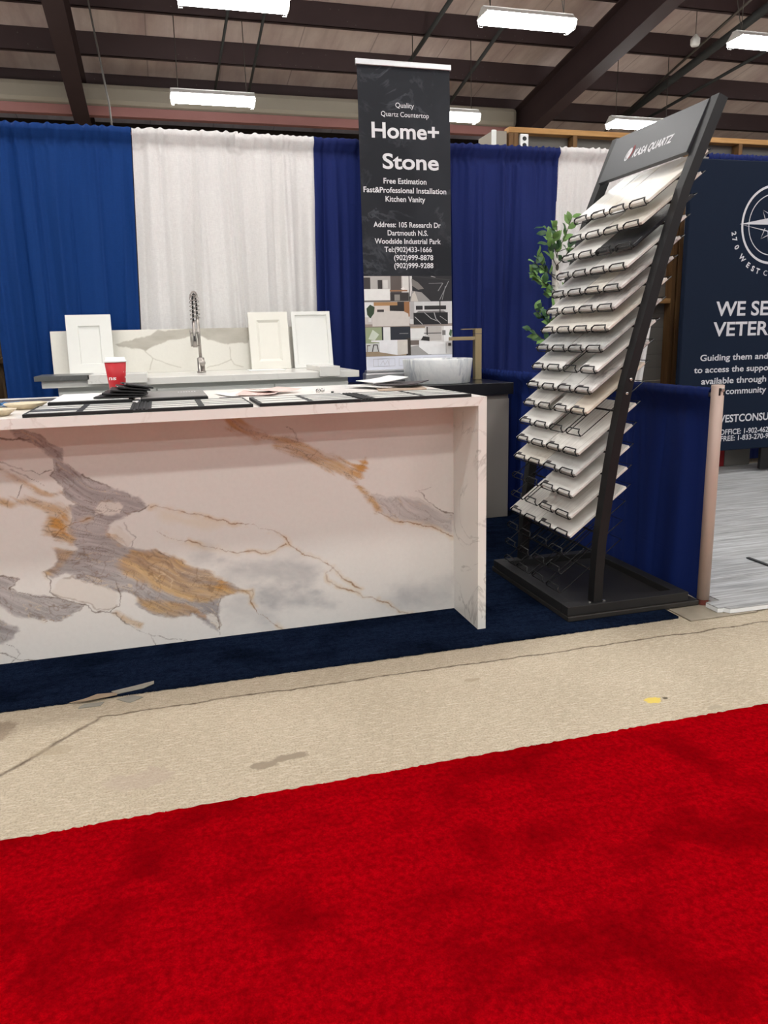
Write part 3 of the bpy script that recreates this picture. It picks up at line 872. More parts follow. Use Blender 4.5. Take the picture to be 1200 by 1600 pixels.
# ================================================================ DRAPES
def drape(name, x0, x1, y, ztop, mat, label, seed, z0=0.015, axis='x', freq=9.0, amp=0.022, x0b=None, x1b=None, pocket=0.115, group=None, ruffle=0.009, pleat=14, pdepth=0.022):
    """a cloth panel gathered on a pipe through a sewn pocket; x0b/x1b shift its lower corners"""
    x0b = x0 if x0b is None else x0b
    x1b = x1 if x1b is None else x1b
    rnd = random.Random(seed)
    Wd = x1 - x0
    nx = max(24, int(Wd / 0.007))
    zs = [ztop, ztop - 0.006, ztop - 0.02, ztop - 0.04, ztop - 0.07, ztop - pocket + 0.01, ztop - pocket, ztop - pocket - 0.015] 
    nz = 26
    zl = ztop - pocket - 0.03
    zs += [zl - (zl - z0) * (i / nz) ** 1.15 for i in range(nz + 1)]
    ph = [rnd.uniform(0, 6.28) for _ in range(8)]
    fr = [freq * Wd / Wd * rnd.uniform(0.55, 1.5) for _ in range(4)]
    tiny = [rnd.uniform(22, 48) for _ in range(3)]
    pleats = [(rnd.uniform(0, Wd), rnd.uniform(0.008, 0.026), rnd.choice((-1, 1, 1)) * rnd.uniform(0.35, 1.0), rnd.uniform(-0.05, 0.05), rnd.uniform(0, 6.28)) for _ in range(int(Wd * pleat) + 2)]
    vs, fs = [], []
    for j, z in enumerate(zs):
        s = (ztop - z) / (ztop - z0)
        pk = z > ztop - pocket - 0.004
        for i in range(nx + 1):
            u = i / nx
            xt = x0 + Wd * u
            xb = x0b + (x1b - x0b) * u
            xx = xt + (xb - xt) * s
            a = xt - x0
            wav = sum(math.sin(2 * math.pi * f * a + p + 1.4 * math.sin(2.1 * s + p)) * w for f, p, w in zip(fr, ph, (0.45, 0.35, 0.3, 0.25)))
            rip = sum(math.sin(2 * math.pi * f * 0.5 * a + p + 2.5 * math.sin(5 * a + p) + (6.0 * s if not pk else 40 * s)) for f, p in zip(tiny, ph[4:7])) / 3
            grow = min(1.0, max(0.0, (s - 0.03) / 0.25))
            d = amp * wav * (0.25 + 0.75 * grow) + ruffle * rip * (1.0 if pk else max(0.12, 1 - grow * 1.4))
            for pc, pw, ph_, dr, pp in pleats:
                q = (a - pc - dr * s - 0.008 * math.sin(4 * s + pp)) / (pw * (0.7 + 0.8 * s))
                if -3.2 < q < 3.2:
                    d += pdepth * ph_ * math.exp(-q * q) * (0.35 if pk else 0.45 + 0.55 * min(1, s * 4))
            if pk:
                d += 0.030 * math.sqrt(max(0, 1 - ((z - (ztop - 0.03)) / 0.034) ** 2)) if abs(z - (ztop - 0.03)) < 0.034 else 0
            zz = z + (ruffle * 0.7 * rip if j == 0 else 0)
            if axis == 'x':
                vs.append((xx, y - d, zz))
            else:
                vs.append((y - d, xx, zz))
    N = nx + 1
    for j in range(len(zs) - 1):
        for i in range(nx):
            fs.append((j * N + i, j * N + i + 1, (j + 1) * N + i + 1, (j + 1) * N + i))
    mb = MB().add(vs, fs, True)
    # back layer of the sewn pocket
    o0 = len(mb.v)
    vs2, fs2 = [], []
    for j, z in enumerate((ztop - 0.001, ztop - 0.02, ztop - 0.05, ztop - pocket)):
        for i in range(0, nx + 1):
            p = vs[i]
            dd = (0.0, 0.028, 0.03, 0.006)[j]
            q = vs[(0, 2, 3, 6)[j] * N + i]
            vs2.append((q[0], q[1] + dd + 0.012 * (j in (1, 2)), z) if axis == 'x' else (q[0] + dd + 0.012 * (j in (1, 2)), q[1], z))
    for j in range(3):
        for i in range(nx):
            fs2.append((j * N + i, j * N + i + 1, (j + 1) * N + i + 1, (j + 1) * N + i))
    mb.add(vs2, fs2, True)
    o = mb.build(name, mat)
    return tag(o, label, 'curtain', group)


YD = 5.26
drape('booth_drape', -0.93, -0.055, YD, 2.44, M['blue_bright'], 'bright blue drape hanging left of the white drapes', 11, freq=5.5, amp=0.024, x0b=-0.915, x1b=-0.16, group='back wall drapes')
drape('booth_drape', -2.4, -1.02, YD + 0.05, 2.44, M['blue_navy'], 'dark blue drape mostly out of frame beyond the bright blue one', 12, freq=5, amp=0.02, x1b=-1.12, group='back wall drapes')
drape('booth_drape', -0.05, 0.585, YD + 0.01, 2.44, M['white_drape'], 'white sheer drape behind the spring faucet, beside bright blue drape', 13, freq=6, pdepth=0.032, amp=0.05, x0b=-0.15, x1b=0.575, group='back wall drapes')
drape('booth_drape', 0.56, 1.06, YD - 0.01, 2.43, M['white_drape'], 'white sheer drape between the other white drape and navy drape', 14, freq=7, pdepth=0.032, amp=0.05, x1b=1.03, group='back wall drapes')
drape('booth_drape', 1.055, 2.02, YD, 2.43, M['blue_navy'], 'navy drape behind the tall dark pull-up banner', 15, freq=6, amp=0.028, x0b=1.02, group='back wall drapes')
drape('booth_drape', 2.01, 2.815, YD + 0.005, 2.435, M['blue_navy'], 'navy drape behind the brass tap, right of the tall banner', 16, freq=6, amp=0.022, x1b=2.76, group='back wall drapes')
drape('booth_drape', 2.81, 3.80, YD, 2.44, M['white_drape'], 'white drape behind the leafy birch tree and black rack header', 17, freq=10, amp=0.03, x0b=2.76, x1b=3.48, group='back wall drapes')
drape('booth_drape', 4.31, 5.9, 5.62, 2.53, M['blue_navy'], 'dark blue drape rising just above the navy fabric sign', 18, freq=6, amp=0.02, z0=0.04, group='back wall drapes')
tag(MB().tube([(-2.45, YD + 0.008, 2.408), (3.86, YD + 0.008, 2.408)], 0.007, 12).build('drape_pipe', M['pipe']), 'grey cross pipe carrying the back wall drapes', 'pipe')
tag(MB().tube([(4.29, 5.63, 2.50), (5.95, 5.63, 2.50)], 0.009, 12).build('drape_pipe', M['pipe']), 'grey cross pipe carrying the drape above the navy sign', 'pipe')

drape('side_drape', 2.712, 4.05, 2.19, 0.935, M['blue_rail'], 'low dark blue side drape behind the black tile rack', 21, z0=0.009, axis='y', freq=5, amp=0.010, pleat=8, pdepth=0.008, pocket=0.13, group='low side drapes', ruffle=0.003)
drape('side_drape', 4.03, 5.22, 2.20, 0.938, M['blue_rail'], 'low dark blue side drape running back past the brass tap', 22, z0=0.009, axis='y', freq=8, amp=0.016, pleat=18, pdepth=0.012, pocket=0.13, group='low side drapes', ruffle=0.006)

# slim post and its floor plate at the aisle end of the side drape
t = thing('drape_post', 'tan metal drape post on a flat steel plate at the aisle corner', 'post', (2.182, 2.682, 0))
MB().lathe(2.182, 2.682, [(0, 0.03), (0.0255, 0.03), (0.0255, 0.946), (0.022, 0.948), (0.019, 0.946), (0.019, 0.93), (0, 0.93)], 24).build('tube', M['pole'], t)
MB().lathe(2.182, 2.682, [(0, 0.0055), (0.023, 0.0055), (0.023, 0.031), (0, 0.031)], 20, False).build('collar', M['rust'], t)
MB().bbox(2.005, 2.335, 2.528, 2.85, 0.0008, 0.0055, 0.002).build('floor_plate', M['plate'], t)
mb = MB()
for a in (-1.95, -1.1):
    c, s = math.cos(a), math.sin(a)
    mb.box(-0.002, 0.0025, -0.0035, 0.0035, 0.906, 0.936, Matrix.Translation((2.182 + c * 0.0245, 2.682 + s * 0.0245, 0)) @ Matrix.Rotation(a, 4, 'Z'))
mb.build('slot', M['black_metal'], t)
MB().bbox(2.176, 2.19, 2.648, 2.66, 0.922, 0.936, 0.003).build('hook', M['bolt'], t)
tag(MB().tube([(2.187, 2.712, 0.905), (2.197, 5.22, 0.908)], 0.009, 10).build('drape_pipe', M['pipe']), 'grey pipe inside the top hem of the low side drapes', 'pipe')

# ================================================================ ISLAND COUNTER
IX0, IX1, IYF, IYB, IZ = -1.30, 1.178, 2.719, 3.80, 0.942
t = thing('island_counter', 'large waterfall island with gold-veined white marble front panel', 'counter', (0.0, 3.2, 0.008))
mb = MB()
mb.prism([(IX0, IZ), (IX1, IZ), (IX1 - 0.034, IZ - 0.034), (IX0 + 0.034, IZ - 0.034)], 1, IYF, IYB)
mb.build('countertop', M['island_edge'], t)
mb = MB().prism([(IX1, IZ), (IX1, 0.009), (IX1 - 0.034, 0.009), (IX1 - 0.034, IZ - 0.034)], 1, IYF, IYB)
mb.build('end_panel', M['end_panel'], t)
mb = MB().prism([(IX0, IZ), (IX0, 0.009), (IX0 + 0.034, 0.009), (IX0 + 0.034, IZ - 0.034)], 1, IYF, IYB)
mb.build('end_panel', M['end_panel'], t)
MAR = BAKED['marble']
GREY, GREY_D, GREY_L = lin(168, 161, 161), lin(120, 112, 112), lin(206, 200, 198)
GOLD, GOLD_S, BROWN, DARK = lin(201, 156, 90), lin(202, 140, 34), lin(150, 108, 54), lin(104, 84, 66)
WHITE = lin(233, 229, 223)


def paint_marble(U, V):
    n1, n2, n3, n4 = Noise(1), Noise(2), Noise(3), Noise(5)
    wu = n1(U * 18, V * 18, 5, 0.6) * 0.034
    wv = n2(U * 18, V * 18, 5, 0.6) * 0.034
    u, v = U + wu, V + wv
    col = np.tile(np.array(WHITE[:3]), (len(U), 1))
    soft = sstep(n3(U * 2.2, V * 3.4, 4), 0.02, 0.3)
    col = over(col, soft * 0.14, lin(196, 196, 196))
    # the grain of the stone runs down to the right
    a = math.radians(-27)
    g1, g2 = U * math.cos(a) + V * math.sin(a), -U * math.sin(a) + V * math.cos(a)
    bend = n4(U * 4, V * 4, 3) * 0.12
    g2 = g2 + bend
    streak = n3(g1 * 6, g2 * 60, 5, 0.65)
    streak2 = n2(g1 * 14 + 5, g2 * 170, 4, 0.65)
    mott = n1(U * 9 + 4, V * 11, 5, 0.6)
    for p in MAR['cloud']:
        sd = poly_sd(u, v, p)
        m = sstep(sd + n1(U * 8, V * 14, 5, 0.6) * 0.16, -0.05, 0.06)
        col = over(col, m * 0.60 * (0.45 + 1.5 * np.clip(n4(g1 * 5, g2 * 12, 5, 0.6) + 0.12, 0, 0.5)), lin(150, 152, 156))
    for p in MAR['wash']:
        sd = poly_sd(u, v, p)
        col = over(col, sstep(sd + n1(U * 8, V * 12, 3) * 0.05, -0.02, 0.03) * 0.30, lin(228, 206, 164))
    gm = np.zeros(len(U))
    sharp = np.zeros(len(U))
    for i, p in enumerate(MAR['grey']):
        sd = poly_sd(u, v, p)
        k = 0.62 if i == 3 else 0.95
        m = sstep(sd + streak * 0.016 + streak2 * 0.006, -0.006, 0.007 if i < 3 else 0.014) * k
        gm = np.maximum(gm, m)
        sharp = np.maximum(sharp, sstep(np.abs(sd + streak * 0.016 + 0.001), 0.0035, 0.0006) * sstep(n2(U * 9, V * 9, 3), -0.08, 0.12) * (0.8 if i < 3 else 0.35))
    tone = np.clip(0.5 + streak * 1.5 + streak2 * 1.0 + mott * 0.9, 0, 1)[:, None]
    gcol = np.array(GREY_D[:3])[None] * (1 - tone) + np.array(GREY_L[:3])[None] * tone
    gcol = gcol * 0.65 + np.array(GREY[:3])[None] * 0.35
    col = over(col, gm * np.clip(0.92 + mott * 0.5, 0.5, 1.0), gcol)
    om = np.zeros(len(U))
    for p in MAR['gold']:
        sd = poly_sd(u, v, p)
        om = np.maximum(om, sstep(sd + streak * 0.030 + mott * 0.018, -0.014, 0.012))
    tone = np.clip(0.5 + streak * 1.9 + streak2 * 1.1, 0, 1)[:, None]
    ocol = np.array(lin(158, 112, 58)[:3])[None] * (1 - tone) + np.array(lin(222, 192, 146)[:3])[None] * tone
    ocol = ocol * 0.65 + np.array(GOLD[:3])[None] * 0.35
    col = over(col, om * np.clip(0.70 + streak * 1.2 + mott * 0.5, 0.12, 0.92), ocol)
    for p in MAR['strong']:
        sd = poly_sd(u, v, p)
        col = over(col, sstep(sd + streak * 0.05, -0.014, 0.016) * 0.75, GOLD_S)
    for p in MAR['dgrey']:
        sd = poly_sd(u, v, p)
        col = over(col, sstep(sd + streak * 0.03, -0.012, 0.016) * 0.55, lin(140, 134, 136))
    for p in MAR['hole']:
        sd = poly_sd(u, v, p)
        m = sstep(sd + n1(U * 34, V * 34, 4, 0.6) * 0.016, -0.004, 0.007)
        col = over(col, m * (0.94 - 0.2 * sstep(streak, 0.05, 0.2)), lin(228, 221, 212))
        col = over(col, sstep(np.abs(sd), 0.0045, 0.0008) * 0.45 * sstep(n2(U * 13, V * 13, 3), -0.05, 0.15), lin(132, 98, 62))
    col = over(col, sharp * 0.55, DARK)
    # fine fissures and pale threads inside the coloured body
    both = np.maximum(gm, om)
    for sx, sy, sd_, wd, c, am in ((5, 30, 3.0, 0.020, lin(118, 98, 84), 0.55), (8, 46, 9.0, 0.016, lin(106, 88, 76), 0.45), (4, 22, 15.0, 0.012, lin(226, 206, 174), 0.55), (9, 9, 21.0, 0.010, lin(120, 88, 54), 0.45)):
        f = np.abs(n4(g1 * sx + sd_, g2 * sy, 4, 0.55))
        col = over(col, sstep(f, wd, wd * 0.2) * both * am, c)
    for key, c, w, am in (('brown', lin(142, 100, 50), 0.0036, 0.85), ('dark', lin(98, 78, 60), 0.0030, 0.8)):
        for p in MAR[key]:
            d, al = seg_dist(U + wu * 1.0, V + wv * 1.0, p)
            vary = np.clip(n1(U * 13, V * 13, 4, 0.6) + 0.22, 0.02, 1.0)
            ww = w * (0.25 + 2.6 * vary)
            m = sstep(d, ww, ww * 0.25) * (0.45 + 0.55 * sstep(n3(U * 18, V * 18, 3), -0.15, 0.1))
            if key == 'brown':
                col = over(col, sstep(d + n2(U * 20, V * 20, 3) * 0.01, 0.020, 0.001) * 0.34 * sstep(vary, 0.1, 0.35), lin(214, 178, 118))
            col = over(col, m * am, c)
    return np.clip(col, 0, 1)


grid_plane('front_panel', IX0 + 0.034, IX1 - 0.034, 0.009, IZ - 0.034, 2.985, 0.0026, paint_marble, M['marble_paint'], t, 0.02)
mb = MB().box(IX0 + 0.034, IX1 - 0.034, 3.01, 3.70, 0.009, IZ - 0.034)
mb.build('carcass', M['white_lacquer'], t)

# ================================================================ BLACK TILE RACK
t_rack = thing('tile_rack', 'leaning black tile display rack with charcoal header and wire shelves', 'display rack', (1.835, 3.04, 0.0))
t = t_rack
MB().bbox(1.523, 2.152, 2.668, 3.44, 0.0085, 0.030, 0.003).build('base_board', M['base_edge'], t)
mb = MB()
bx0, bx1, by0, by1 = 1.523, 2.102, 2.676, 3.42
w = 0.052
mb.bbox(bx0, bx1, by0, by0 + w, 0.031, 0.070, 0.002)
mb.bbox(bx0, bx1, by1 - w, by1, 0.031, 0.070, 0.002)
mb.bbox(bx0, bx0 + w, by0 + w, by1 - w, 0.031, 0.070, 0.002)
mb.bbox(bx1 - w, bx1, by0 + w, by1 - w, 0.031, 0.070, 0.002)
mb.build('base_frame', M['base_black'], t)
MB().box(bx0 + w, bx1 - w, by0 + w, by1 - w, 0.031, 0.040).build('base_tray', M['base_black'], t)
PR = [(0.070, 1.690), (0.20, 1.693), (0.325, 1.699), (0.50, 1.720), (0.65, 1.739), (0.765, 1.756), (0.96, 1.790), (1.09, 1.824), (1.45, 1.925), (1.70, 2.004), (2.02, 2.141)]


def post_x(z):
    for (za, xa), (zb, xb) in zip(PR[:-1], PR[1:]):
        if z <= zb:
            return xa + (xb - xa) * (z - za) / (zb - za)
    return PR[-1][1]


PW = 0.040
for y0 in (2.689, 3.368):
    mb = MB()
    vs, fs = [], []
    for z, x in PR:
        for yy in (y0, y0 + 0.046):
            vs += [(x - PW, yy, z + (0.015 if z > 2 else 0)), (x, yy, z)]
    for i in range(len(PR) - 1):
        a, b = i * 4, i * 4 + 4
        fs += [(a, a + 1, b + 1, b), (a + 2, b + 2, b + 3, a + 3), (a, b, b + 2, a + 2), (a + 1, a + 3, b + 3, b + 1)]
    e = (len(PR) - 1) * 4
    fs += [(0, 2, 3, 1), (e, e + 1, e + 3, e + 2)]
    mb.add(vs, fs)
    mb.build('post', M['black_metal'], t)
mb = MB()
for px, pz in ((1.778, 0.985), (1.762, 0.93)):
    MB().tube([(px, 2.6895, pz), (px, 2.684, pz)], 0.0058, 12).build('bolt', M['bolt'], t)
for px in (1.638, 1.705):
    MB().cyl(px, 2.70, 0.0695, 0.0745, 0.007, 10).build('bolt', M['bolt'], t)

# header panel between the posts
HB, HT = (2.006, 1.835), (2.094, 2.029)                # front face, bottom and top edge (x, z)
hd = Vector((HT[0] - HB[0], 0, HT[1] - HB[1]))
hl = hd.length
hd.normalize()
hn = Vector((-hd.z, 0, hd.x))                           # outward normal of the front face
mb = MB()
hx = Matrix(((0, hd.x, hn.x, HB[0]), (-1, 0, 0, 0), (0, hd.z, hn.z, HB[1]), (0, 0, 0, 1)))   # local: u=-Y, v=up the panel, w=out
mb.bbox(-3.367, -2.736, 0, hl, -0.018, 0, 0.0015, hx)
head = mb.build('header_panel', M['header'], t)
mb = MB()
hp = lambda y, v, w=0.0006: hx @ Vector((-y, v, w))
text_geo(mb, 'KASA QUARTZ', hp(3.150, 0.075), (0, -1, 0), hd, 0.268, 0.036, 0.03, shear=0.18)


def disc(mb, cy, cv, ry, rv, a0, a1, inner=0.0, w=0.0006, n=28, shear=0.25):
    vs = []
    for i in range(n + 1):
        a = a0 + (a1 - a0) * i / n
        for k in (inner, 1.0):
            dy, dv = math.cos(a) * ry * k, math.sin(a) * rv * k
            vs.append(hp(cy - dy - dv * shear, cv + dv, w))
    return mb.add(vs, [(2 * i, 2 * i + 1, 2 * i + 3, 2 * i + 2) for i in range(n)])


disc(mb, 3.192, 0.098, 0.019, 0.029, 0, 2 * math.pi)
mb.build('lettering', M['white_print'], head)
mb = MB()
disc(mb, 3.192, 0.098, 0.013, 0.022, math.radians(150), math.radians(300), 0.86, 0.0012)
disc(mb, 3.196, 0.094, 0.006, 0.013, math.radians(100), math.radians(280), 0.7, 0.0012)
mb.build('emblem_line', M['header'], head)
mb = MB()
disc(mb, 3.186, 0.102, 0.027, 0.038, math.radians(-50), math.radians(62), 0.74, 0.0009)
mb.build('emblem_arc', M['red_print'], head)

# wire holders: four per tier
TIERS = [(1.876, 1.657), (1.852, 1.575), (1.820, 1.492), (1.795, 1.414), (1.773, 1.334), (1.747, 1.258), (1.724, 1.176), (1.702, 1.097), (1.680, 1.014),
         (1.657, 0.932), (1.640, 0.848), (1.622, 0.765), (1.609, 0.684), (1.596, 0.598), (1.586, 0.510), (1.582, 0.420), (1.581, 0.338), (1.560, 0.268), (1.550, 0.186), (1.547, 0.103)]
ANG = math.radians(36.8)
TL = 0.318
YN, PITCHY = 2.764, 0.1455
proto = MB().tube([(0.345, 0.012, 0.0), (-0.004, 0.012, 0.0), (-0.008, 0.016, 0.006), (-0.004, 0.020, 0.020), (0.010, 0.026, 0.022), (0.010, 0.112, 0.022),
                   (-0.004, 0.118, 0.020), (-0.008, 0.124, 0.006), (-0.004, 0.130, 0.0), (0.345, 0.130, 0.0)], 0.0021, 6, closed=True)
proto.tube([(-0.005, 0.020, -0.003), (-0.0065, 0.016, 0.002), (-0.0065, 0.018, 0.013), (0.002, 0.022, 0.0195), (0.009, 0.027, 0.0215), (0.009, 0.110, 0.0215), (0.002, 0.116, 0.0195), (-0.0065, 0.122, 0.013),
            (-0.0065, 0.126, 0.002), (-0.005, 0.122, -0.003)], 0.0026, 6, closed=True)
wire_proto = None
for i, (fx, fz) in enumerate(TIERS):
    for s in range(4):
        if wire_proto is None:
            o = wire_proto = proto.build('wire_holder', M['wire'])
        else:
            o = wire_proto.copy()
            C.objects.link(o)
        o.parent = t_rack
        o.rotation_euler = (0, -ANG, 0)
        o.location = Vector((fx, YN + PITCHY * s, fz - 0.0025)) - Vector(t_rack['_world'])
        if i >= 17:
            o.location.x += 0.004 * (s % 2)
    # the cross bar that carries the row
    u = (post_x(fz + 0.12) - 0.02 - fx) / math.cos(ANG)
    cx, cz = fx + math.cos(ANG) * u + 0.004, fz + math.sin(ANG) * u - 0.011
    MB().tube([(cx, 2.733, cz), (cx, 3.37, cz)], 0.0042, 6).build('cross_bar', M['wire'], t_rack)

# sample tiles: (far end -> near end) widths in quarter rows and kind of stone; None is an empty holder
ROWS = [
    [(1, 'white'), (1, 'gold'), (2, 'gold')], [(2, 'white'), (2, 'warm')], [(2, 'white'), (2, 'black')], [(2, 'grey'), (2, 'white')],
    [(2, 'grey'), (1, 'warm'), (1, 'vein')], [(2, 'grain'), (2, 'vein')], [(4, 'warm')], [(2, 'fleck'), (2, 'fleck')],
    [(2, 'white'), (1, None), (1, 'white')], [(2, 'white'), (1, 'grey'), (1, 'vein')], [(1.6, 'grain'), (0.4, None), (1, 'grain'), (1, 'beige')],
    [(2, 'white'), (2, None)], [(2, 'white'), (2, 'grain')], [(2, 'warm'), (2, 'grey')], [(2, None), (2, 'white')], [(2, None), (2, 'grain')], [(2, 'grain'), (2, 'white')]]
ORD = ['topmost', 'second', 'third', 'fourth', 'fifth', 'sixth', 'seventh', 'eighth', 'ninth', 'tenth', 'eleventh', 'twelfth', 'thirteenth', 'fourteenth', 'fifteenth', 'sixteenth', 'lowest filled']
LOOK = {'white': 'plain white', 'gold': 'pale gold-veined', 'warm': 'warm white', 'black': 'black marble', 'grey': 'pale grey', 'vein': 'grey-veined',
        'grain': 'white streaked', 'fleck': 'flecked grey', 'beige': 'beige'}
tile_mesh = {}
for i, row in enumerate(ROWS):
    fx, fz = TIERS[i]
    filled = [r for r in row if r[1]]
    y = YN + PITCHY * 4
    seen = 0
    for wq, kind in row:
        wd = wq * PITCHY
        y -= wd
        if kind is None:
            continue
        seen += 1
        key = (wq, kind)
        place = '' if len(filled) == 1 else ('at the far post' if seen == 1 else ('at the near post' if seen == len(filled) else 'in the middle'))
        lab = '%s sample tile %s on the %s tier of black rack' % (LOOK[kind], place, ORD[i])
        lab = ' '.join(lab.split())
        root = bpy.data.objects.new('sample_tile', None)
        C.objects.link(root)
        root.location = (fx, y + 0.003, fz)
        root.rotation_euler = (random.uniform(-0.004, 0.004), -ANG, random.uniform(-0.004, 0.004))
        tag(root, lab, 'tile', 'stone samples on the tile rack')
        if key not in tile_mesh:
            tl = MB().bbox(-0.002, TL, 0, wd - 0.006, 0.0005, 0.0115, 0.0012).build('slab', TILE[kind])
            tg = MB().bbox(0.012, 0.026, wd - 0.055, wd - 0.016, 0.0118, 0.0128, 0.0003)
            tgo = tg.build('label_tag', M['print_dark'])
            tile_mesh[key] = (tl.data, tgo.data)
        else:
            tl = bpy.data.objects.new('slab', tile_mesh[key][0])
            tgo = bpy.data.objects.new('label_tag', tile_mesh[key][1])
            C.objects.link(tl)
            C.objects.link(tgo)
        tl.parent = root
        tgo.parent = root

# ================================================================ WHITE CABINET AT THE BACK
t = thing('base_cabinet', 'white base cabinet with thick white worktop along the back drapes', 'cabinet', (0.25, 4.8, 0.008))
CX0, CX1, CYF, CYB = -0.535, 1.05, 4.46, 5.15
MB().box(CX0, CX1, CYF, CYB, 0.10, 0.949).build('body', M['white_lacquer'], t)
MB().box(CX0 + 0.03, CX1 - 0.03, CYF + 0.05, CYB - 0.03, 0.008, 0.10).build('plinth', M['black_board'], t)
n = 3
xs = [CX0, -0.03, 0.615, CX1]
for i in range(3):
    d = MB().bbox(xs[i] + 0.003, xs[i + 1] - 0.003, CYF - 0.02, CYF - 0.001, 0.76, 0.925, 0.002).build('drawer', M['white_lacquer'], t)
    mid = (xs[i] + xs[i + 1]) / 2
    for a, b in ((xs[i] + 0.003, mid - 0.002), (mid + 0.002, xs[i + 1] - 0.003)):
        MB().bbox(a, b, CYF - 0.02, CYF - 0.001, 0.11, 0.754, 0.002).build('door', M['white_lacquer'], t)
MB().bbox(-0.605, 1.105, 4.40, 5.172, 0.950, 0.987, 0.002).build('worktop', M['white_quartz'], t)

WZ = 0.9878
tag(MB().bbox(-0.635, -0.365, 4.37, 4.66, WZ, WZ + 0.026, 0.002).build('stone_sample', M['grey_slab']), 'dark grey stone slab sample on left end of white worktop', 'stone sample', 'loose stone samples on the worktop')


def apron(x0, x1, y0, y1, zt, drop, label):
    t = thing('stone_sample', label, 'stone sample', ((x0 + x1) / 2, y0, WZ), 'loose stone samples on the worktop')
    MB().bbox(x0, x1, y0, y1, WZ, zt, 0.0015).build('slab', M['white_quartz'], t)
    MB().bbox(x0, x1, y0 - 0.022, y0 - 0.0005, zt - drop, zt, 0.0015).build('edge_strip', M['white_quartz'], t)
    return t


apron(-0.375, -0.075, 4.392, 4.62, 1.012, 0.048, 'long white stone edge sample on the worktop behind the red cup')
apron(0.868, 0.985, 4.392, 4.80, 1.016, 0.056, 'short white stone edge sample at right end of the white worktop')
tag(MB().bbox(0.52, 0.74, 4.78, 4.96, WZ, WZ + 0.004, 0.001).build('sample_card', M['paper']), 'thin white sample card lying on worktop before the panelled doors', 'card')


def cab_door(x0, x1, z0, z1, y0, lean, fr, mat, label, bead):
    """framed sample door leaning back; local axes x across, z up, y back"""
    w, h = x1 - x0, z1 - z0
    t = thing('sample_door', label, 'cabinet door', (x0, y0, z0), 'cabinet sample doors leaning on the back wall', local=True)
    t.rotation_euler = (-lean, 0, 0)
    mb = MB()
    mb.prism([(0, 0), (w, 0), (w - fr, fr), (fr, fr)], 1, 0, 0.02)
    mb.prism([(w, 0), (w, h), (w - fr, h - fr), (w - fr, fr)], 1, 0, 0.02)
    mb.prism([(w, h), (0, h), (fr, h - fr), (w - fr, h - fr)], 1, 0, 0.02)
    mb.prism([(0, h), (0, 0), (fr, fr), (fr, h - fr)], 1, 0, 0.02)
    mb.build('frame', mat, t)
    MB().box(fr - 0.002, w - fr + 0.002, 0.0095, 0.018, fr - 0.002, h - fr + 0.002).build('panel', mat, t)
    if bead:
        mb = MB()
        b = bead
        i0, i1, j0, j1 = fr, w - fr, fr, h - fr
        mb.prism([(0.0, i0), (0.0098, i0 + b), (0.0098, i0)], 2, j0, j1, Matrix(((0, 1, 0, 0), (1, 0, 0, 0), (0, 0, 1, 0), (0, 0, 0, 1))))
        mb.prism([(0.0, i1), (0.0098, i1 - b), (0.0098, i1)], 2, j0, j1, Matrix(((0, 1, 0, 0), (1, 0, 0, 0), (0, 0, 1, 0), (0, 0, 0, 1))))
        mb.prism([(0.0, j0), (0.0098, j0 + b), (0.0098, j0)], 0, i0, i1)
        mb.prism([(0.0, j1), (0.0098, j1 - b), (0.0098, j1)], 0, i0, i1)
        mb.build('bead', mat, t)
    return t


cab_door(-0.528, -0.270, 0.989, 1.352, 5.035, math.radians(11), 0.066, M['white_lacquer'], 'white shaker sample door on left, behind the red paper cup', 0.006)
cab_door(0.560, 0.812, 0.989, 1.352, 5.035, math.radians(11), 0.050, M['cream_lacquer'], 'off-white sample door with stepped moulding right of spring faucet', 0.016)
cab_door(0.838, 1.092, 0.989, 1.352, 5.035, math.radians(11), 0.022, M['white_lacquer'], 'white sample door with narrow frame beside the navy drape', 0.003)

# leaning backsplash slab
SLB = BAKED['slab']


def paint_slab(U, V):
    n1, n2, n3 = Noise(21), Noise(22), Noise(23)
    wu, wv = n1(U * 26, V * 26, 4) * 0.022, n2(U * 26, V * 26, 4) * 0.022
    col = np.tile(np.array(lin(222, 220, 210)[:3]), (len(U), 1))
    col = over(col, sstep(n3(U * 3, V * 5, 4), 0.0, 0.3) * 0.25, lin(196, 193, 182))
    for p in SLB['band']:
        sd = poly_sd(U + wu, V + wv, p)
        tone = 0.5 + n3(U * 14, V * 30, 4)
        c = np.array(lin(158, 152, 138)[:3])[None] * tone[:, None] + np.array(lin(184, 180, 168)[:3])[None] * (1 - tone[:, None])
        col = over(col, sstep(sd, -0.003, 0.006) * 0.92, c)
    for p in SLB['line']:
        d, al = seg_dist(U + wu * 0.6, V + wv * 0.6, p)
        col = over(col, sstep(d, 0.0045, 0.001) * 0.5, lin(160, 154, 136))
    return np.clip(col, 0, 1)


t = thing('backsplash_slab', 'long pale slab with a grey-brown vein leaning behind the faucet', 'stone slab', (0.2, 5.12, WZ))
grid_plane('slab', -0.628, 1.055, WZ + 0.0005, 1.252, 5.118, 0.004, paint_slab, M['slab_paint'], t, 0.015, 0.14)

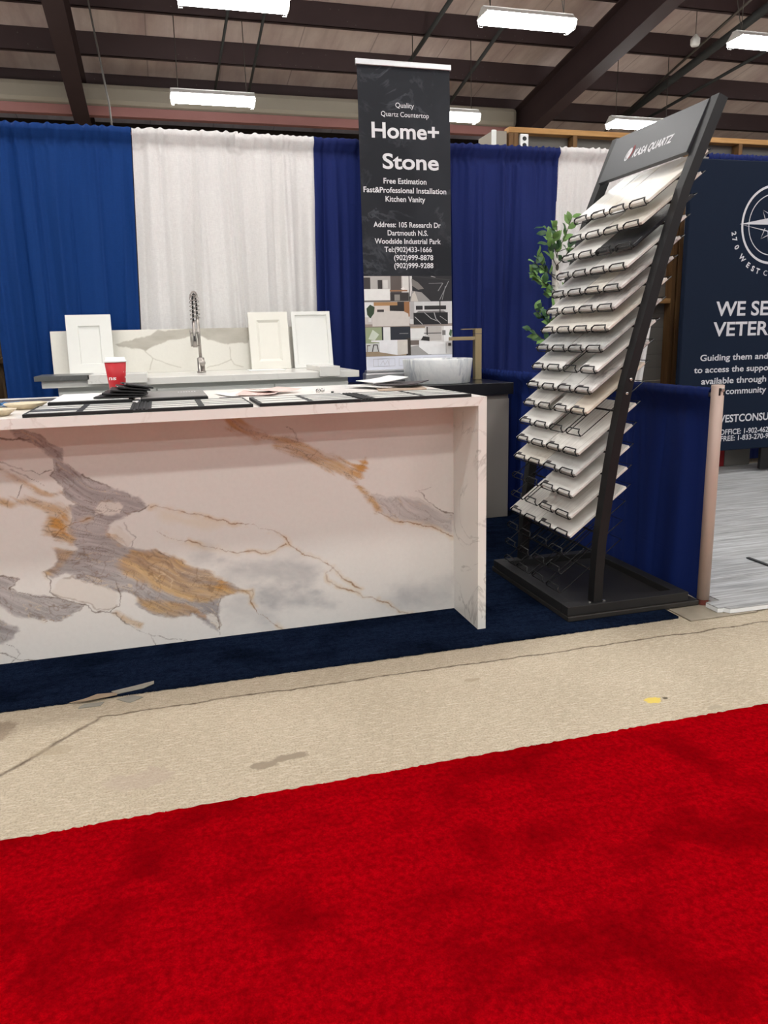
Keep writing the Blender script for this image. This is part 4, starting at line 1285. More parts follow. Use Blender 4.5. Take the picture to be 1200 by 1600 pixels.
# spring faucet
t = thing('spring_faucet', 'tall brushed nickel spring faucet standing on the white worktop', 'tap', (0.236, 4.86, WZ))
fx, fy = 0.236, 4.86
MB().lathe(fx, fy, [(0, WZ), (0.027, WZ), (0.027, WZ + 0.008), (0.022, WZ + 0.01), (0.022, WZ + 0.085), (0.017, WZ + 0.09), (0.0, WZ + 0.09)], 24).build('base', M['chrome'], t)
mb = MB().lathe(0, 0, [(0, -0.0), (0.017, 0), (0.019, 0.02), (0.017, 0.028), (0, 0.028)], 20)
mx = Matrix.Translation((fx + 0.006, fy - 0.020, WZ + 0.058)) @ Matrix.Rotation(math.radians(90), 4, 'X')
mb.v = [tuple(mx @ Vector(p)) for p in mb.v]
mb.build('handle', M['chrome'], t)
MB().tube([(fx, fy, WZ + 0.088), (fx - 0.002, fy, WZ + 0.33)], 0.0095, 12).build('riser', M['chrome'], t)
arc = [(fx - 0.002, fy, WZ + 0.32)]
for i in range(13):
    a = math.pi * i / 12
    arc.append((fx - 0.002 - 0.026 * (1 - math.cos(a)) / 2, fy - 0.055 + 0.055 * math.cos(a), WZ + 0.40 + 0.055 * math.sin(a)))
arc += [(fx - 0.030, fy - 0.11, WZ + 0.33), (fx - 0.031, fy - 0.11, WZ + 0.30)]
MB().tube(arc, 0.0055, 10).build('hose', M['black_rubber'], t)
coil = []
tot = [0]
for a, b in zip(arc[:-1], arc[1:]):
    tot.append(tot[-1] + (Vector(b) - Vector(a)).length)
turns, N = 15, 15 * 14
for i in range(N + 1):
    s = tot[-1] * i / N
    j = max(0, min(len(arc) - 2, next((q for q in range(len(tot) - 1) if tot[q + 1] >= s), len(arc) - 2)))
    f = (s - tot[j]) / max(1e-6, tot[j + 1] - tot[j])
    p = Vector(arc[j]).lerp(Vector(arc[j + 1]), f)
    d = (Vector(arc[min(j + 1, len(arc) - 1)]) - Vector(arc[max(j - 1, 0)])).normalized()
    a1 = Vector((1, 0, 0))
    a2 = d.cross(a1)
    an = 2 * math.pi * turns * i / N
    coil.append(p + (a1 * math.cos(an) + a2 * math.sin(an)) * 0.0165)
MB().tube(coil, 0.0024, 6).build('spring', M['chrome'], t)
hx0, hy0 = fx - 0.031, fy - 0.11
hd_ = MB().lathe(hx0, hy0, [(0, WZ + 0.15), (0.013, WZ + 0.15), (0.014, WZ + 0.19), (0.010, WZ + 0.22), (0.009, WZ + 0.30), (0, WZ + 0.30)], 18).build('spray_head', M['chrome'], t)
MB().box(hx0 - 0.004, hx0 + 0.004, hy0 - 0.0155, hy0 - 0.010, WZ + 0.185, WZ + 0.215).build('spray_button', M['black_rubber'], hd_)
mb = MB().tube([(fx, fy, WZ + 0.235), (hx0 - 0.006, hy0 + 0.02, WZ + 0.235), (hx0 - 0.018, hy0, WZ + 0.235)], 0.0045, 8)
mb.tube([(hx0 - 0.020, hy0, WZ + 0.155), (hx0 - 0.020, hy0, WZ + 0.25)], 0.005, 8)
mb.tube([(fx, fy, WZ + 0.160), (hx0 - 0.018, hy0, WZ + 0.160)], 0.0045, 8)
mb.build('holder_arm', M['chrome'], t)

# ================================================================ BLACK-TOPPED VANITY
t = thing('vanity_cabinet', 'warm grey vanity cabinet with thick black stone top', 'cabinet', (1.62, 4.8, 0.008))
BZ = 0.875
MB().box(1.16, 2.098, 4.505, 5.14, 0.0085, 0.803).build('body', M['grey_cabinet'], t)
MB().bbox(1.135, 2.118, 4.47, 5.17, 0.803, BZ, 0.002).build('top', M['black_top'], t)
for a, b in ((1.163, 1.628), (1.632, 2.095)):
    MB().bbox(a, b, 4.488, 4.504, 0.012, 0.775, 0.001).build('door', M['grey_cabinet'], t)

t = thing('vessel_basin', 'round grey-streaked marble vessel basin on the black vanity top', 'basin', (1.708, 4.735, BZ + 0.0005))
prof = [(0, 0.0), (0.201, 0.0), (0.208, 0.004), (0.224, 0.148), (0.222, 0.152), (0.210, 0.152), (0.207, 0.147), (0.196, 0.03), (0.17, 0.022), (0, 0.018)]
MB().lathe(1.708, 4.735, [(r, BZ + 0.0005 + z) for r, z in prof], 72).build('bowl', M['basin'], t)
MB().cyl(1.708, 4.735, BZ + 0.0195, BZ + 0.024, 0.03, 20).build('drain', M['chrome'], t)

t = thing('basin_tap', 'square brass basin tap beside the marble vessel basin', 'tap', (2.058, 4.92, BZ + 0.0005))
MB().bbox(2.036, 2.082, 4.897, 4.943, BZ + 0.001, 1.176, 0.0015).build('column', M['gold'], t)
MB().bbox(1.862, 2.0355, 4.899, 4.941, 1.137, 1.160, 0.0015).build('spout', M['gold'], t)
h = MB().bbox(2.036, 2.082, 4.897, 4.943, 1.1785, 1.212, 0.0015).bbox(1.945, 2.0365, 4.906, 4.934, 1.206, 1.2115, 0.001).build('lever', M['gold'], t)

# ================================================================ PULL-UP BANNER
BX0, BX1, BY = 1.304, 1.908, 5.0
ZB, ZTOP = 0.955, 2.815
t = thing('pull_up_banner', 'tall charcoal pull-up banner with white lettering and kitchen photos', 'banner', (1.606, BY, BZ + 0.0005))
mb = MB()
mb.bbox(BX0 - 0.012, BX1 + 0.012, BY - 0.035, BY + 0.06, BZ + 0.001, ZB - 0.012, 0.012)
mb.bbox(BX0 - 0.004, BX1 + 0.004, BY - 0.03, BY + 0.03, ZB - 0.013, ZB + 0.004, 0.004)
mb.build('base_cassette', M['aluminium'], t)
top_y = BY + 0.035
fy_at = lambda z: BY - 0.008 + (z - ZB) / (ZTOP - ZB) * 0.03
MB().add([(BX0, fy_at(ZB), ZB + 0.0045), (BX1, fy_at(ZB), ZB + 0.0045), (BX1, fy_at(ZTOP), ZTOP), (BX0, fy_at(ZTOP), ZTOP),
          (BX0, fy_at(ZB) + 0.0008, ZB + 0.0045), (BX1, fy_at(ZB) + 0.0008, ZB + 0.0045), (BX1, fy_at(ZTOP) + 0.0008, ZTOP), (BX0, fy_at(ZTOP) + 0.0008, ZTOP)],
         [(0, 1, 2, 3), (7, 6, 5, 4), (0, 4, 5, 1), (1, 5, 6, 2), (2, 6, 7, 3), (3, 7, 4, 0)]).build('printed_film', M['banner'], t)
MB().bbox(BX0 - 0.008, BX1 + 0.008, fy_at(ZTOP) - 0.012, fy_at(ZTOP) + 0.012, ZTOP - 0.018, ZTOP + 0.016, 0.004).build('top_rail', M['aluminium'], t)
MB().tube([(1.606, BY + 0.03, ZB - 0.01), (1.606, fy_at(ZTOP) + 0.016, ZTOP)], 0.009, 10).build('support_pole', M['aluminium'], t)
up = Vector((0, 0.03, ZTOP - ZB)).normalized()
mb = MB()


def bline(s, x0, x1, z, cap, bold=0.0):
    text_geo(MB(), s, (x0, fy_at(z) - 0.0010, z), (1, 0, 0), up, x1 - x0, cap, bold).build('lettering', M['white_print'], t)


bline('Quality', 1.545, 1.667, 2.568, 0.030)
bline('Quartz Countertop', 1.450, 1.765, 2.515, 0.030)
bline('Home+', 1.386, 1.832, 2.390, 0.092, 0.022)
bline('Stone', 1.452, 1.828, 2.210, 0.092, 0.022)
bline('Free Estimation', 1.455, 1.742, 2.121, 0.034, 0.016)
bline('Fast&Professional Installation', 1.322, 1.877, 2.066, 0.034, 0.016)
bline('Kitchen Vanity', 1.465, 1.732, 2.013, 0.034, 0.016)
bline('Address: 105 Research Dr', 1.381, 1.836, 1.858, 0.033, 0.016)
bline('Dartmouth N.S.', 1.473, 1.747, 1.808, 0.033, 0.016)
bline('Woodside Industrial Park', 1.386, 1.835, 1.757, 0.033, 0.016)
bline('Tel:(902)433-1666', 1.449, 1.772, 1.706, 0.033, 0.016)
bline('(902)999-8878', 1.512, 1.781, 1.656, 0.033, 0.016)
bline('(902)999-9288', 1.512, 1.781, 1.606, 0.033, 0.016)

# white foot of the print with a faint line drawing
MB().add([(BX0, fy_at(ZB) - 0.0006, ZB + 0.005), (BX1, fy_at(ZB) - 0.0006, ZB + 0.005), (BX1, fy_at(1.045) - 0.0006, 1.047), (BX0, fy_at(1.045) - 0.0006, 1.047)], [(0, 1, 2, 3)]).build('white_strip', M['banner_white'], t)
mb = MB()


def hair(pts, w=0.0012, off=0.0010):
    for (xa, za), (xb, zb) in zip(pts[:-1], pts[1:]):
        d = Vector((xb - xa, 0, zb - za))
        nn = Vector((-d.z, 0, d.x)).normalized() * w
        a, b = Vector((xa, fy_at(za) - off, za)), Vector((xb, fy_at(zb) - off, zb))
        mb.add([a - nn, b - nn, b + nn, a + nn], [(0, 1, 2, 3)])


for (xa, xb) in ((1.352, 1.50), (1.385, 1.46), (1.53, 1.68), (1.70, 1.86)):
    hair([(xa, 0.982), (xb, 0.982), (xb, 1.03), (xa, 1.03), (xa, 0.982)])
for xa in (1.40, 1.43, 1.56, 1.60, 1.74, 1.80):
    hair([(xa, 0.990), (xa + 0.02, 1.02), (xa + 0.03, 0.990)])
mb.build('line_drawing', M['grey_print'], t)

PCOL = {}


def pmat(rgb):
    if rgb not in PCOL:
        PCOL[rgb] = plain('print_%d_%d_%d' % rgb, rgb, 0.55, 0, 0.3, 0.08, 30)
    return PCOL[rgb]


def photo(x0, x1, z0, z1, bg, shapes):
    """one printed kitchen picture; shapes are polygons in 0..1 coordinates"""
    mats = [pmat(bg)]
    mb = MB()
    X = lambda u: x0 + (x1 - x0) * u
    Z = lambda v: z0 + (z1 - z0) * v
    mb.add([(X(u), fy_at(Z(v)) - 0.0008, Z(v)) for u, v in ((0, 0), (1, 0), (1, 1), (0, 1))], [(0, 1, 2, 3)])
    for i, (rgb, poly) in enumerate(shapes):
        m = pmat(rgb)
        if m not in mats:
            mats.append(m)
        mb.mat(mats.index(m))
        mb.add([(X(u), fy_at(Z(v)) - 0.0010 - 0.00012 * i, Z(v)) for u, v in poly], [tuple(range(len(poly)))])
    return mb.build('printed_photo', mats, t)


R = lambda a, b, c, d: [(a, b), (c, b), (c, d), (a, d)]
xm = 1.613
photo(BX0, xm, 1.395, 1.556, (176, 172, 168), [((92, 84, 80), R(0.58, 0.12, 0.82, 1)), ((64, 60, 60), R(0.0, 0.5, 0.14, 0.95)), ((60, 56, 56), R(0.3, 0.5, 0.4, 0.85)), ((206, 204, 200), R(0.42, 0.52, 0.52, 0.85)),
      ((214, 212, 208), R(0.84, 0.3, 1, 1)), ((226, 225, 222), R(0.0, 0.06, 0.56, 0.5)), ((58, 54, 54), R(0.57, 0.02, 0.98, 0.36)), ((150, 112, 84), R(0.56, 0.4, 0.95, 0.46)),
      ((140, 136, 130), R(0.66, 0.04, 0.78, 0.28)), ((230, 228, 224), [(0.80, 0.5), (0.86, 0.46), (0.9, 0.5), (0.86, 0.58)]), ((40, 38, 38), R(0.985, 0, 1, 1)), ((120, 116, 112), R(0.0, 0.0, 0.57, 0.06))])
photo(xm, BX1, 1.395, 1.556, (44, 44, 47), [((206, 204, 202), R(0, 0.2, 0.06, 1)), ((150, 148, 146), [(0, 0), (0.5, 0), (0.28, 0.36), (0.05, 0.42)]), ((196, 190, 182), [(0.02, 0), (0.2, 0), (0.12, 0.4), (0.06, 0.3)]),
      ((120, 116, 112), [(0.05, 0.9), (0.2, 0.75), (0.34, 0.5), (0.2, 0.46), (0.06, 0.62)]), ((60, 60, 62), [(0.08, 0.98), (0.95, 0.82), (0.96, 0.86), (0.1, 1)]),
      ((150, 150, 152), [(0.45, 0.70), (0.78, 0.71), (0.78, 0.73), (0.45, 0.715)]), ((140, 140, 142), [(0.78, 0.72), (0.66, 0.4), (0.68, 0.4), (0.80, 0.72)]), ((150, 150, 152), [(0.92, 0.8), (0.70, 0.05), (0.715, 0.05), (0.935, 0.8)]),
      ((136, 136, 138), [(0.84, 0.6), (0.76, 0.05), (0.775, 0.05), (0.855, 0.6)]), ((170, 168, 168), [(0.5, 0.98), (0.6, 0.94), (0.62, 0.95), (0.52, 1)])])
photo(BX0, xm, 1.235, 1.394, (196, 190, 186), [((222, 222, 222), R(0, 0.4, 0.2, 1)), ((172, 132, 92), R(0.2, 0.85, 0.72, 0.99)), ((206, 196, 188), R(0.2, 0.62, 0.55, 0.85)), ((46, 43, 44), R(0.55, 0.62, 0.88, 0.86)), ((50, 47, 48), R(0.72, 0.86, 0.88, 1)),
      ((150, 106, 72), R(0.87, 0.4, 0.99, 1)), ((150, 136, 126), R(0, 0, 1, 0.12)), ((206, 200, 194), [(0.16, 0.03), (0.98, 0.03), (0.96, 0.52), (0.85, 0.62), (0.3, 0.66), (0.16, 0.58)]),
      ((54, 70, 52), [(0.05, 0.5), (0.12, 0.35), (0.2, 0.55), (0.22, 0.8), (0.12, 0.9), (0.04, 0.75)]), ((216, 214, 212), R(0.07, 0.22, 0.14, 0.36)), ((60, 54, 54), R(0.27, 0.6, 0.42, 0.7))])
photo(xm, BX1, 1.235, 1.394, (202, 202, 202), [((172, 170, 170), R(0, 0.3, 0.1, 1)), ((148, 138, 132), R(0, 0, 1, 0.1)), ((44, 43, 45), R(0.14, 0.67, 0.86, 0.83)), ((206, 206, 206), R(0.30, 0.5, 0.34, 1)), ((120, 118, 118), [(0.1, 0.5), (0.2, 0.62), (0.8, 0.62), (0.9, 0.5)]),
      ((36, 36, 39), R(0.08, 0.07, 0.9, 0.55)), ((168, 168, 170), [(0.1, 0.38), (0.28, 0.08), (0.3, 0.08), (0.115, 0.4)]), ((168, 168, 170), [(0.35, 0.55), (0.5, 0.32), (0.66, 0.2), (0.66, 0.18), (0.49, 0.30), (0.33, 0.55)]),
      ((168, 168, 170), [(0.56, 0.55), (0.6, 0.3), (0.72, 0.08), (0.74, 0.08), (0.62, 0.3), (0.58, 0.55)]), ((168, 168, 170), [(0.72, 0.4), (0.88, 0.2), (0.88, 0.18), (0.7, 0.4)]), ((40, 40, 42), R(0.70, 0.55, 0.725, 1))])
photo(BX0, xm, 1.048, 1.234, (204, 206, 204), [((150, 160, 128), R(0, 0.45, 0.38, 1)), ((204, 212, 196), [(0.06, 0.6), (0.2, 0.55), (0.3, 0.75), (0.16, 0.92)]), ((42, 42, 44), R(0.36, 0.55, 0.39, 1)), ((226, 226, 226), R(0.4, 0.55, 0.55, 1)), ((44, 48, 56), R(0.55, 0.05, 1, 1)),
      ((158, 140, 116), R(0, 0, 1, 0.16)), ((60, 54, 50), R(0.9, 0.0, 1, 0.6)), ((232, 232, 234), [(0.12, 0.55), (0.7, 0.55), (0.7, 0.02), (0.3, 0.14), (0.3, 0.48), (0.12, 0.50)]), ((208, 202, 194), [(0.7, 0.55), (0.93, 0.55), (0.93, 0.06), (0.7, 0.02)]),
      ((40, 36, 34), R(0.16, 0.38, 0.26, 0.41)), ((40, 36, 34), [(0.16, 0.38), (0.13, 0.16), (0.15, 0.16), (0.18, 0.38)]), ((40, 36, 34), [(0.24, 0.38), (0.27, 0.16), (0.285, 0.16), (0.26, 0.38)]), ((96, 84, 72), R(0.02, 0.36, 0.1, 0.39)),
      ((96, 84, 72), [(0.03, 0.37), (0.02, 0.16), (0.035, 0.16), (0.045, 0.37)]), ((150, 150, 152), R(0.75, 0.76, 0.95, 0.775))])
photo(xm, BX1, 1.048, 1.234, (206, 204, 202), [((160, 144, 128), R(0, 0.94, 0.35, 1)), ((222, 222, 220), R(0, 0.58, 0.34, 0.94)), ((182, 178, 174), R(0.4, 0.5, 0.74, 0.98)), ((52, 50, 50), R(0.32, 0.745, 0.74, 0.77)), ((230, 230, 230), R(0.8, 0.45, 1, 1)), ((120, 118, 116), R(0.76, 0.68, 0.84, 0.85)),
      ((110, 100, 94), R(0, 0.36, 0.2, 0.52)), ((156, 154, 152), [(0, 0), (0.5, 0), (0.2, 0.35), (0, 0.3)]), ((226, 226, 226), [(0.2, 0.5), (0.84, 0.44), (0.84, 0.02), (0.42, 0.02), (0.2, 0.28)]), ((44, 42, 42), [(0.24, 0.52), (0.45, 0.48), (0.45, 0.62), (0.3, 0.66)]),
      ((150, 148, 146), R(0.84, 0.05, 0.855, 0.4)), ((88, 112, 84), [(0.92, 0.7), (0.98, 0.6), (1, 0.85), (0.95, 0.88)]), ((70, 64, 60), R(0.9, 0.3, 0.97, 0.4)), ((60, 56, 54), R(0.38, 0.7, 0.41, 0.98))])

# ================================================================ THINGS ON THE ISLAND
TZ = IZ + 0.0006


def open_binder(x0, x1, y0, y1, spine, label, cols, lift=0.0):
    t = thing('sample_binder', label, 'sample binder', ((x0 + x1) / 2, (y0 + y1) / 2, TZ + lift), 'open sample binders on the island')
    z = TZ + lift
    h = 0.011
    sw = 0.024
    for (a, b) in ((x0, spine - sw), (spine + sw, x1)):
        MB().bbox(a, b, y0, y1, z, z + h, 0.0015).build('board', M['black_board'], t)
    mb = MB().bbox(spine - sw - 0.001, spine + sw + 0.001, y0 + 0.004, y1 - 0.002, z + 0.0005, z + h - 0.003, 0.0015)
    for q in (-0.012, 0.0, 0.012):
        mb.bbox(spine + q - 0.004, spine + q + 0.004, y0 + 0.006, y1 - 0.004, z + h - 0.0035, z + h + 0.001, 0.001)
    mb.build('spine', M['black_board'], t)
    k = 0
    for (a, b) in ((x0, spine - sw), (spine + sw, x1)):
        half = (b - a) / 2
        for c in range(2):
            xa, xb = a + half * c + 0.012, a + half * (c + 1) - 0.010
            n = cols[k % len(cols)]
            k += 1
            d = (y1 - y0 - 0.03) / n
            for r in range(n):
                m = TILE['white'] if (r + k) % 5 else TILE['grey']
                if label.startswith('leftmost') and k == 1 and r == 1:
                    m = TILE['dark']
                MB().bbox(xa, xb, y0 + 0.016 + d * r, y0 + 0.016 + d * (r + 1) - 0.028, z + h + 0.0002, z + h + 0.0008, 0.0002).build('sample_strip', m, t)
    return t


open_binder(-0.445, 0.300, 2.728, 3.085, -0.078, 'leftmost open black binder of white stone strips along the front edge', (4, 4, 4, 4))
open_binder(0.322, 1.118, 2.724, 3.065, 0.712, 'open black binder of white stone strips at island\'s right corner', (3, 4, 4, 4), 0.0002)

t = thing('display_board', 'black-edged tray holding a white panel, in front of the red cup', 'sample tray', (-0.28, 3.3, TZ))
MB().bbox(-0.415, -0.115, 3.105, 3.56, TZ, TZ + 0.020, 0.002).build('tray', M['black_board'], t)
MB().bbox(-0.408, -0.128, 3.118, 3.55, TZ + 0.0202, TZ + 0.023, 0.001).build('panel', M['paper'], t)

names = ['lowest black folder of the fanned stack in front of the cup', 'second black folder from the bottom of the fanned stack', 'third black folder from the bottom of the fanned stack',
         'fourth black folder from the bottom of the fanned stack', 'top black folder of the fanned stack, tilted down to the right']
zz = TZ + 0.0236
for i in range(5):
    tilt = math.radians(0.5 + 2.3 * i)
    # right ends stay together, left ends fan upwards
    t = thing('sample_folder', names[i], 'folder', (-0.070 + 0.004 * i, 3.235 + 0.008 * i, zz + 0.0074 * i), 'fanned black folders in front of the cup', local=True)
    t.rotation_euler = (0, tilt, math.radians(-6 + 4 * i))
    MB().bbox(-0.175 + 0.020 * i, 0.0, -0.115, 0.11, 0.0, 0.0062, 0.0012).build('cover', M['black_board'], t)
    for q in (-0.05, 0.05):
        MB().bbox(-0.179 + 0.020 * i, -0.1752 + 0.020 * i, q - 0.012, q + 0.012, 0.0006, 0.0056, 0.0005).build('edge_clip', M['bolt'], t)
cup_z = TZ + 0.0236
cx, cy, H = -0.183, 3.485, 0.140
t = thing('paper_cup', 'red takeaway paper cup with white lid behind the fanned black folders', 'cup', (cx, cy, cup_z))
RB, RT = 0.0310, 0.0445
sl_ = RT - RB
MB().lathe(cx, cy, [(0, cup_z + 0.003), (RB - 0.002, cup_z + 0.003), (RB - 0.001, cup_z), (RB, cup_z), (RB + sl_ * 0.93, cup_z + H * 0.93), (RB + sl_ * 0.85, cup_z + H * 0.93), (0, cup_z + H * 0.93)], 40).build('sleeve', M['cup_red'], t)
MB().lathe(cx, cy, [(RT - 0.001, cup_z + H * 0.915), (RT + 0.0015, cup_z + H * 0.915), (RT + 0.002, cup_z + H * 0.95), (RT - 0.001, cup_z + H * 0.975), (RT - 0.003, cup_z + H * 0.975), (RT - 0.005, cup_z + H * 1.05), (RT - 0.007, cup_z + H * 1.06), (RT - 0.010, cup_z + H * 1.02), (0, cup_z + H * 1.02)], 40).build('lid', M['cup_white'], t)


def wrap_text(mb, s, ang, z, width, cap, bold, shear=0.2):
    tmp = MB()
    text_geo(tmp, s, (0, 0, 0), (1, 0, 0), (0, 0, 1), width, cap, bold, shear=shear)
    vs = []
    for p in tmp.v:
        zz_ = z + p[2]
        r = RB + sl_ * (zz_ / H) + 0.0004
        a = ang + p[0] / r
        vs.append((cx + math.cos(a) * r, cy + math.sin(a) * r, cup_z + zz_))
    return mb.add(vs, tmp.f)


face = math.atan2(-cy, -cx)
wrap_text(MB(), 'ns', face - 1.0, 0.056, 0.034, 0.017, 0.02, 0.3).build('lettering', M['cup_white'], t)
wrap_text(MB(), '=', face + 0.85, 0.082, 0.016, 0.012, 0.0, 0.0).build('lettering', M['cup_white'], t)
wrap_text(MB(), 'o', face + 1.05, 0.062, 0.012, 0.012, 0.03, 0.0).build('leaf_mark', M['cup_white'], t)

t = thing('sample_case', 'flat grey-lidded black sample case beside the fanned black folders', 'sample case', (0.04, 3.2, TZ))
MB().bbox(-0.085, 0.168, 3.095, 3.50, TZ, TZ + 0.0195, 0.002).build('body', M['black_board'], t)
MB().bbox(-0.080, 0.163, 3.10, 3.495, TZ + 0.0197, TZ + 0.023, 0.001).build('lid', M['grey_board'], t)
mb = MB()
for i in range(7):
    mb.box(0.06 + i * 0.011, 0.066 + i * 0.011, 3.36, 3.40, TZ + 0.0231, TZ + 0.0233)
mb.build('printed_mark', M['white_print'], t)
tag(MB().bbox(-0.128, -0.092, 3.11, 3.20, TZ, TZ + 0.012, 0.001).build('sample_chip', M['paper']), 'small white sample chip between the folders and the grey case', 'sample')


def sheet(name, cx, cy, w, d, rot, z, mat, label, cat, group, curl=0.0, thick=0.0012):
    mb = MB()
    n = 10
    mx = Matrix.Translation((cx, cy, z)) @ Matrix.Rotation(math.radians(rot), 4, 'Z')
    top, bot = [], []
    for i in range(n + 1):
        u = -w / 2 + w * i / n
        zz = curl * (2 * i / n - 1) ** 2 if curl > 0 else -curl * (i / n) ** 2
        for v in (-d / 2, d / 2):
            top.append(mx @ Vector((u, v, zz + thick)))
            bot.append(mx @ Vector((u, v, zz)))
    N = len(top)
    fs = []
    for i in range(n):
        a, b, c, e = 2 * i, 2 * i + 1, 2 * i + 3, 2 * i + 2
        fs += [(a, e, c, b), (N + a, N + b, N + c, N + e), (a, N + a, N + e, e), (b, c, N + c, N + b)]
    fs += [(0, 1, N + 1, N), (2 * n, N + 2 * n, N + 2 * n + 1, 2 * n + 1)]
    mb.add(top + bot, fs)
    return tag(mb.build(name, mat), label, cat, group)


g = 'leaflets scattered on the island'
sheet('leaflet', 0.30, 3.40, 0.13, 0.20, 12, TZ, M['paper'], 'white leaflet with dark stripe behind the open left binder', 'leaflet', g, 0.004)
sheet('leaflet', 0.40, 3.38, 0.17, 0.24, -14, TZ + 0.003, M['pink_paper'], 'pinkish leaflet, lowest of the bunch in the island middle', 'leaflet', g, 0.006)
sheet('leaflet', 0.47, 3.44, 0.16, 0.22, 21, TZ + 0.009, M['pink_paper'], 'pinkish leaflet lying askew on top of the other one', 'leaflet', g, 0.008)
sheet('business_card', 0.265, 3.24, 0.085, 0.05, 4, TZ, M['print_dark'], 'dark business card at the back edge of the left binder', 'card', None)
t = thing('metal_fitting', 'small silver screw fitting lying on the bare white countertop', 'fitting', (0.655, 3.31, TZ))
mx = Matrix.Translation((0.655, 3.31, TZ + 0.009)) @ Matrix.Rotation(math.radians(40), 4, 'Z') @ Matrix.Rotation(math.radians(90), 4, 'Y')
mb = MB().lathe(0, 0, [(0, -0.02), (0.009, -0.02), (0.009, -0.010), (0.005, -0.009), (0.005, 0.012), (0.0085, 0.013), (0.0085, 0.02), (0, 0.02)], 14)
mb.v = [tuple(mx @ Vector(p)) for p in mb.v]
mb.build('shank', M['bolt'], t)
tag(MB().cyl(0.70, 3.27, TZ, TZ + 0.006, 0.006, 14).build('bottle_cap', M['black_rubber']), 'tiny black cap on the bare white countertop', 'cap')

g = 'magazines by the vanity'
sheet('magazine', 1.03, 3.36, 0.21, 0.28, -12, TZ, M['print_tan'], 'tan printed magazine, lowest of the pile at the right corner', 'magazine', g, 0.0, 0.006)
sheet('magazine', 0.97, 3.46, 0.21, 0.26, 24, TZ + 0.0066, M['paper'], 'pale magazine in the middle of the pile at right corner', 'magazine', g, 0.004, 0.005)
sheet('magazine', 1.06, 3.42, 0.20, 0.26, -30, TZ + 0.016, M['print_dark'], 'dark printed magazine on top of the pile at right corner', 'magazine', g, 0.006, 0.004)
sheet('magazine', 0.985, 3.50, 0.17, 0.22, 8, TZ + 0.027, M['paper'], 'white magazine with lifted cover at the back of the pile', 'magazine', g, -0.018, 0.003)
g = 'picture leaflets at the left end'
sheet('picture_leaflet', -0.545, 3.60, 0.30, 0.16, 3, TZ, M['print_dark'], 'dark picture leaflet at the far left end of the island', 'leaflet', g)
sheet('picture_leaflet', -0.60, 3.42, 0.26, 0.14, -4, TZ, M['paper'], 'white leaflet under the blue wrapper at the left end', 'leaflet', g)

for i, (x, y, r, lab) in enumerate(((-0.545, 2.86, 0.062, 'beige dish nearest the front edge at the left end'), (-0.495, 3.13, 0.075, 'beige dish beside the corner of the leftmost binder'))):
    t = thing('shallow_dish', lab, 'dish', (x, y, TZ), 'beige dishes at the left end')
    mb = MB()
    seg = 40
    prof = [(0, 0), (0.55, 0), (0.95, 0.018), (1.0, 0.022), (0.94, 0.022), (0.55, 0.006), (0, 0.005)]
    vs, fs = [], []
    for j in range(seg):
        a = 2 * math.pi * j / seg
        s = r * (1 + 0.05 * math.sin(7 * a + i))
        for rr, zz in prof:
            vs.append((x + math.cos(a) * s * rr, y + math.sin(a) * s * rr, TZ + zz))
    n = len(prof)
    for j in range(seg):
        for q in range(n - 1):
            fs.append((j * n + q, ((j + 1) % seg) * n + q, ((j + 1) % seg) * n + q + 1, j * n + q + 1))
    mb.add(vs, fs, True)
    mb.build('bowl', M['beige'], t)
t = thing('foil_wrapper', 'crumpled blue and white wrapper at the left end of the island', 'wrapper', (-0.60, 3.28, TZ + 0.002))
mb = MB()
rnd = random.Random(5)
pts = [(-0.66 + 0.012 * i, 3.24 + 0.012 * j, TZ + 0.003 + rnd.uniform(0, 0.016)) for j in range(8) for i in range(12)]
mb.add(pts, [(j * 12 + i, j * 12 + i + 1, (j + 1) * 12 + i + 1, (j + 1) * 12 + i) for j in range(7) for i in range(11)])
mb.build('foil', M['blue_wrap'], t)

# ================================================================ NEIGHBOUR'S NAVY SIGN
SY = 5.10
t = thing('fabric_sign', 'navy fabric display sign with compass emblem and pale lettering', 'sign', (4.5, SY + 0.03, 0.0285))
SX0, SX1, SZ0, SZ1 = 3.795, 5.28, 0.225, 2.372
MB().bbox(SX0, SX1, SY, SY + 0.05, SZ0, SZ1, 0.008).build('fabric', M['navy_sign'], t)
mb = MB()
for x in (SX0 + 1.0, SX1 - 0.15):
    mb.box(x, x + 0.03, SY + 0.012, SY + 0.04, 0.0285, SZ0)
    mb.bbox(x - 0.02, x + 0.05, SY - 0.06, SY + 0.09, 0.0285, 0.045, 0.004)
mb.build('foot', M['black_metal'], t)
MB().bbox(4.62, 5.2, SY + 0.015, SY + 0.045, 0.05, SZ0 + 0.001, 0.003).build('skirt', M['black_metal'], t)
mb = MB()
sl = (-0.010 / 0.48)
for item in BAKED['sign']['lines']:
    s, a, b, c = item
    cap = (c[1] - a[1]) * 0.96
    text_geo(MB(), s, (a[0], SY - 0.0008, a[1] - 0.004), (1, 0, 0), (0, 0, 1), b[0] - a[0], cap, 0.02 if s in ('WE SE', 'VETER', 'WESTCONSU') else 0.016).build('lettering', M['grey_print'], t)
ex, ez = 4.538, 1.928


def ring(mb, r0, r1, a0=0.0, a1=2 * math.pi, n=72):
    vs = []
    for i in range(n + 1):
        a = a0 + (a1 - a0) * i / n
        for r in (r0, r1):
            vs.append((ex + math.cos(a) * r, SY - 0.0008, ez + math.sin(a) * r))
    mb.add(vs, [(2 * i, 2 * i + 1, 2 * i + 3, 2 * i + 2) for i in range(n)])


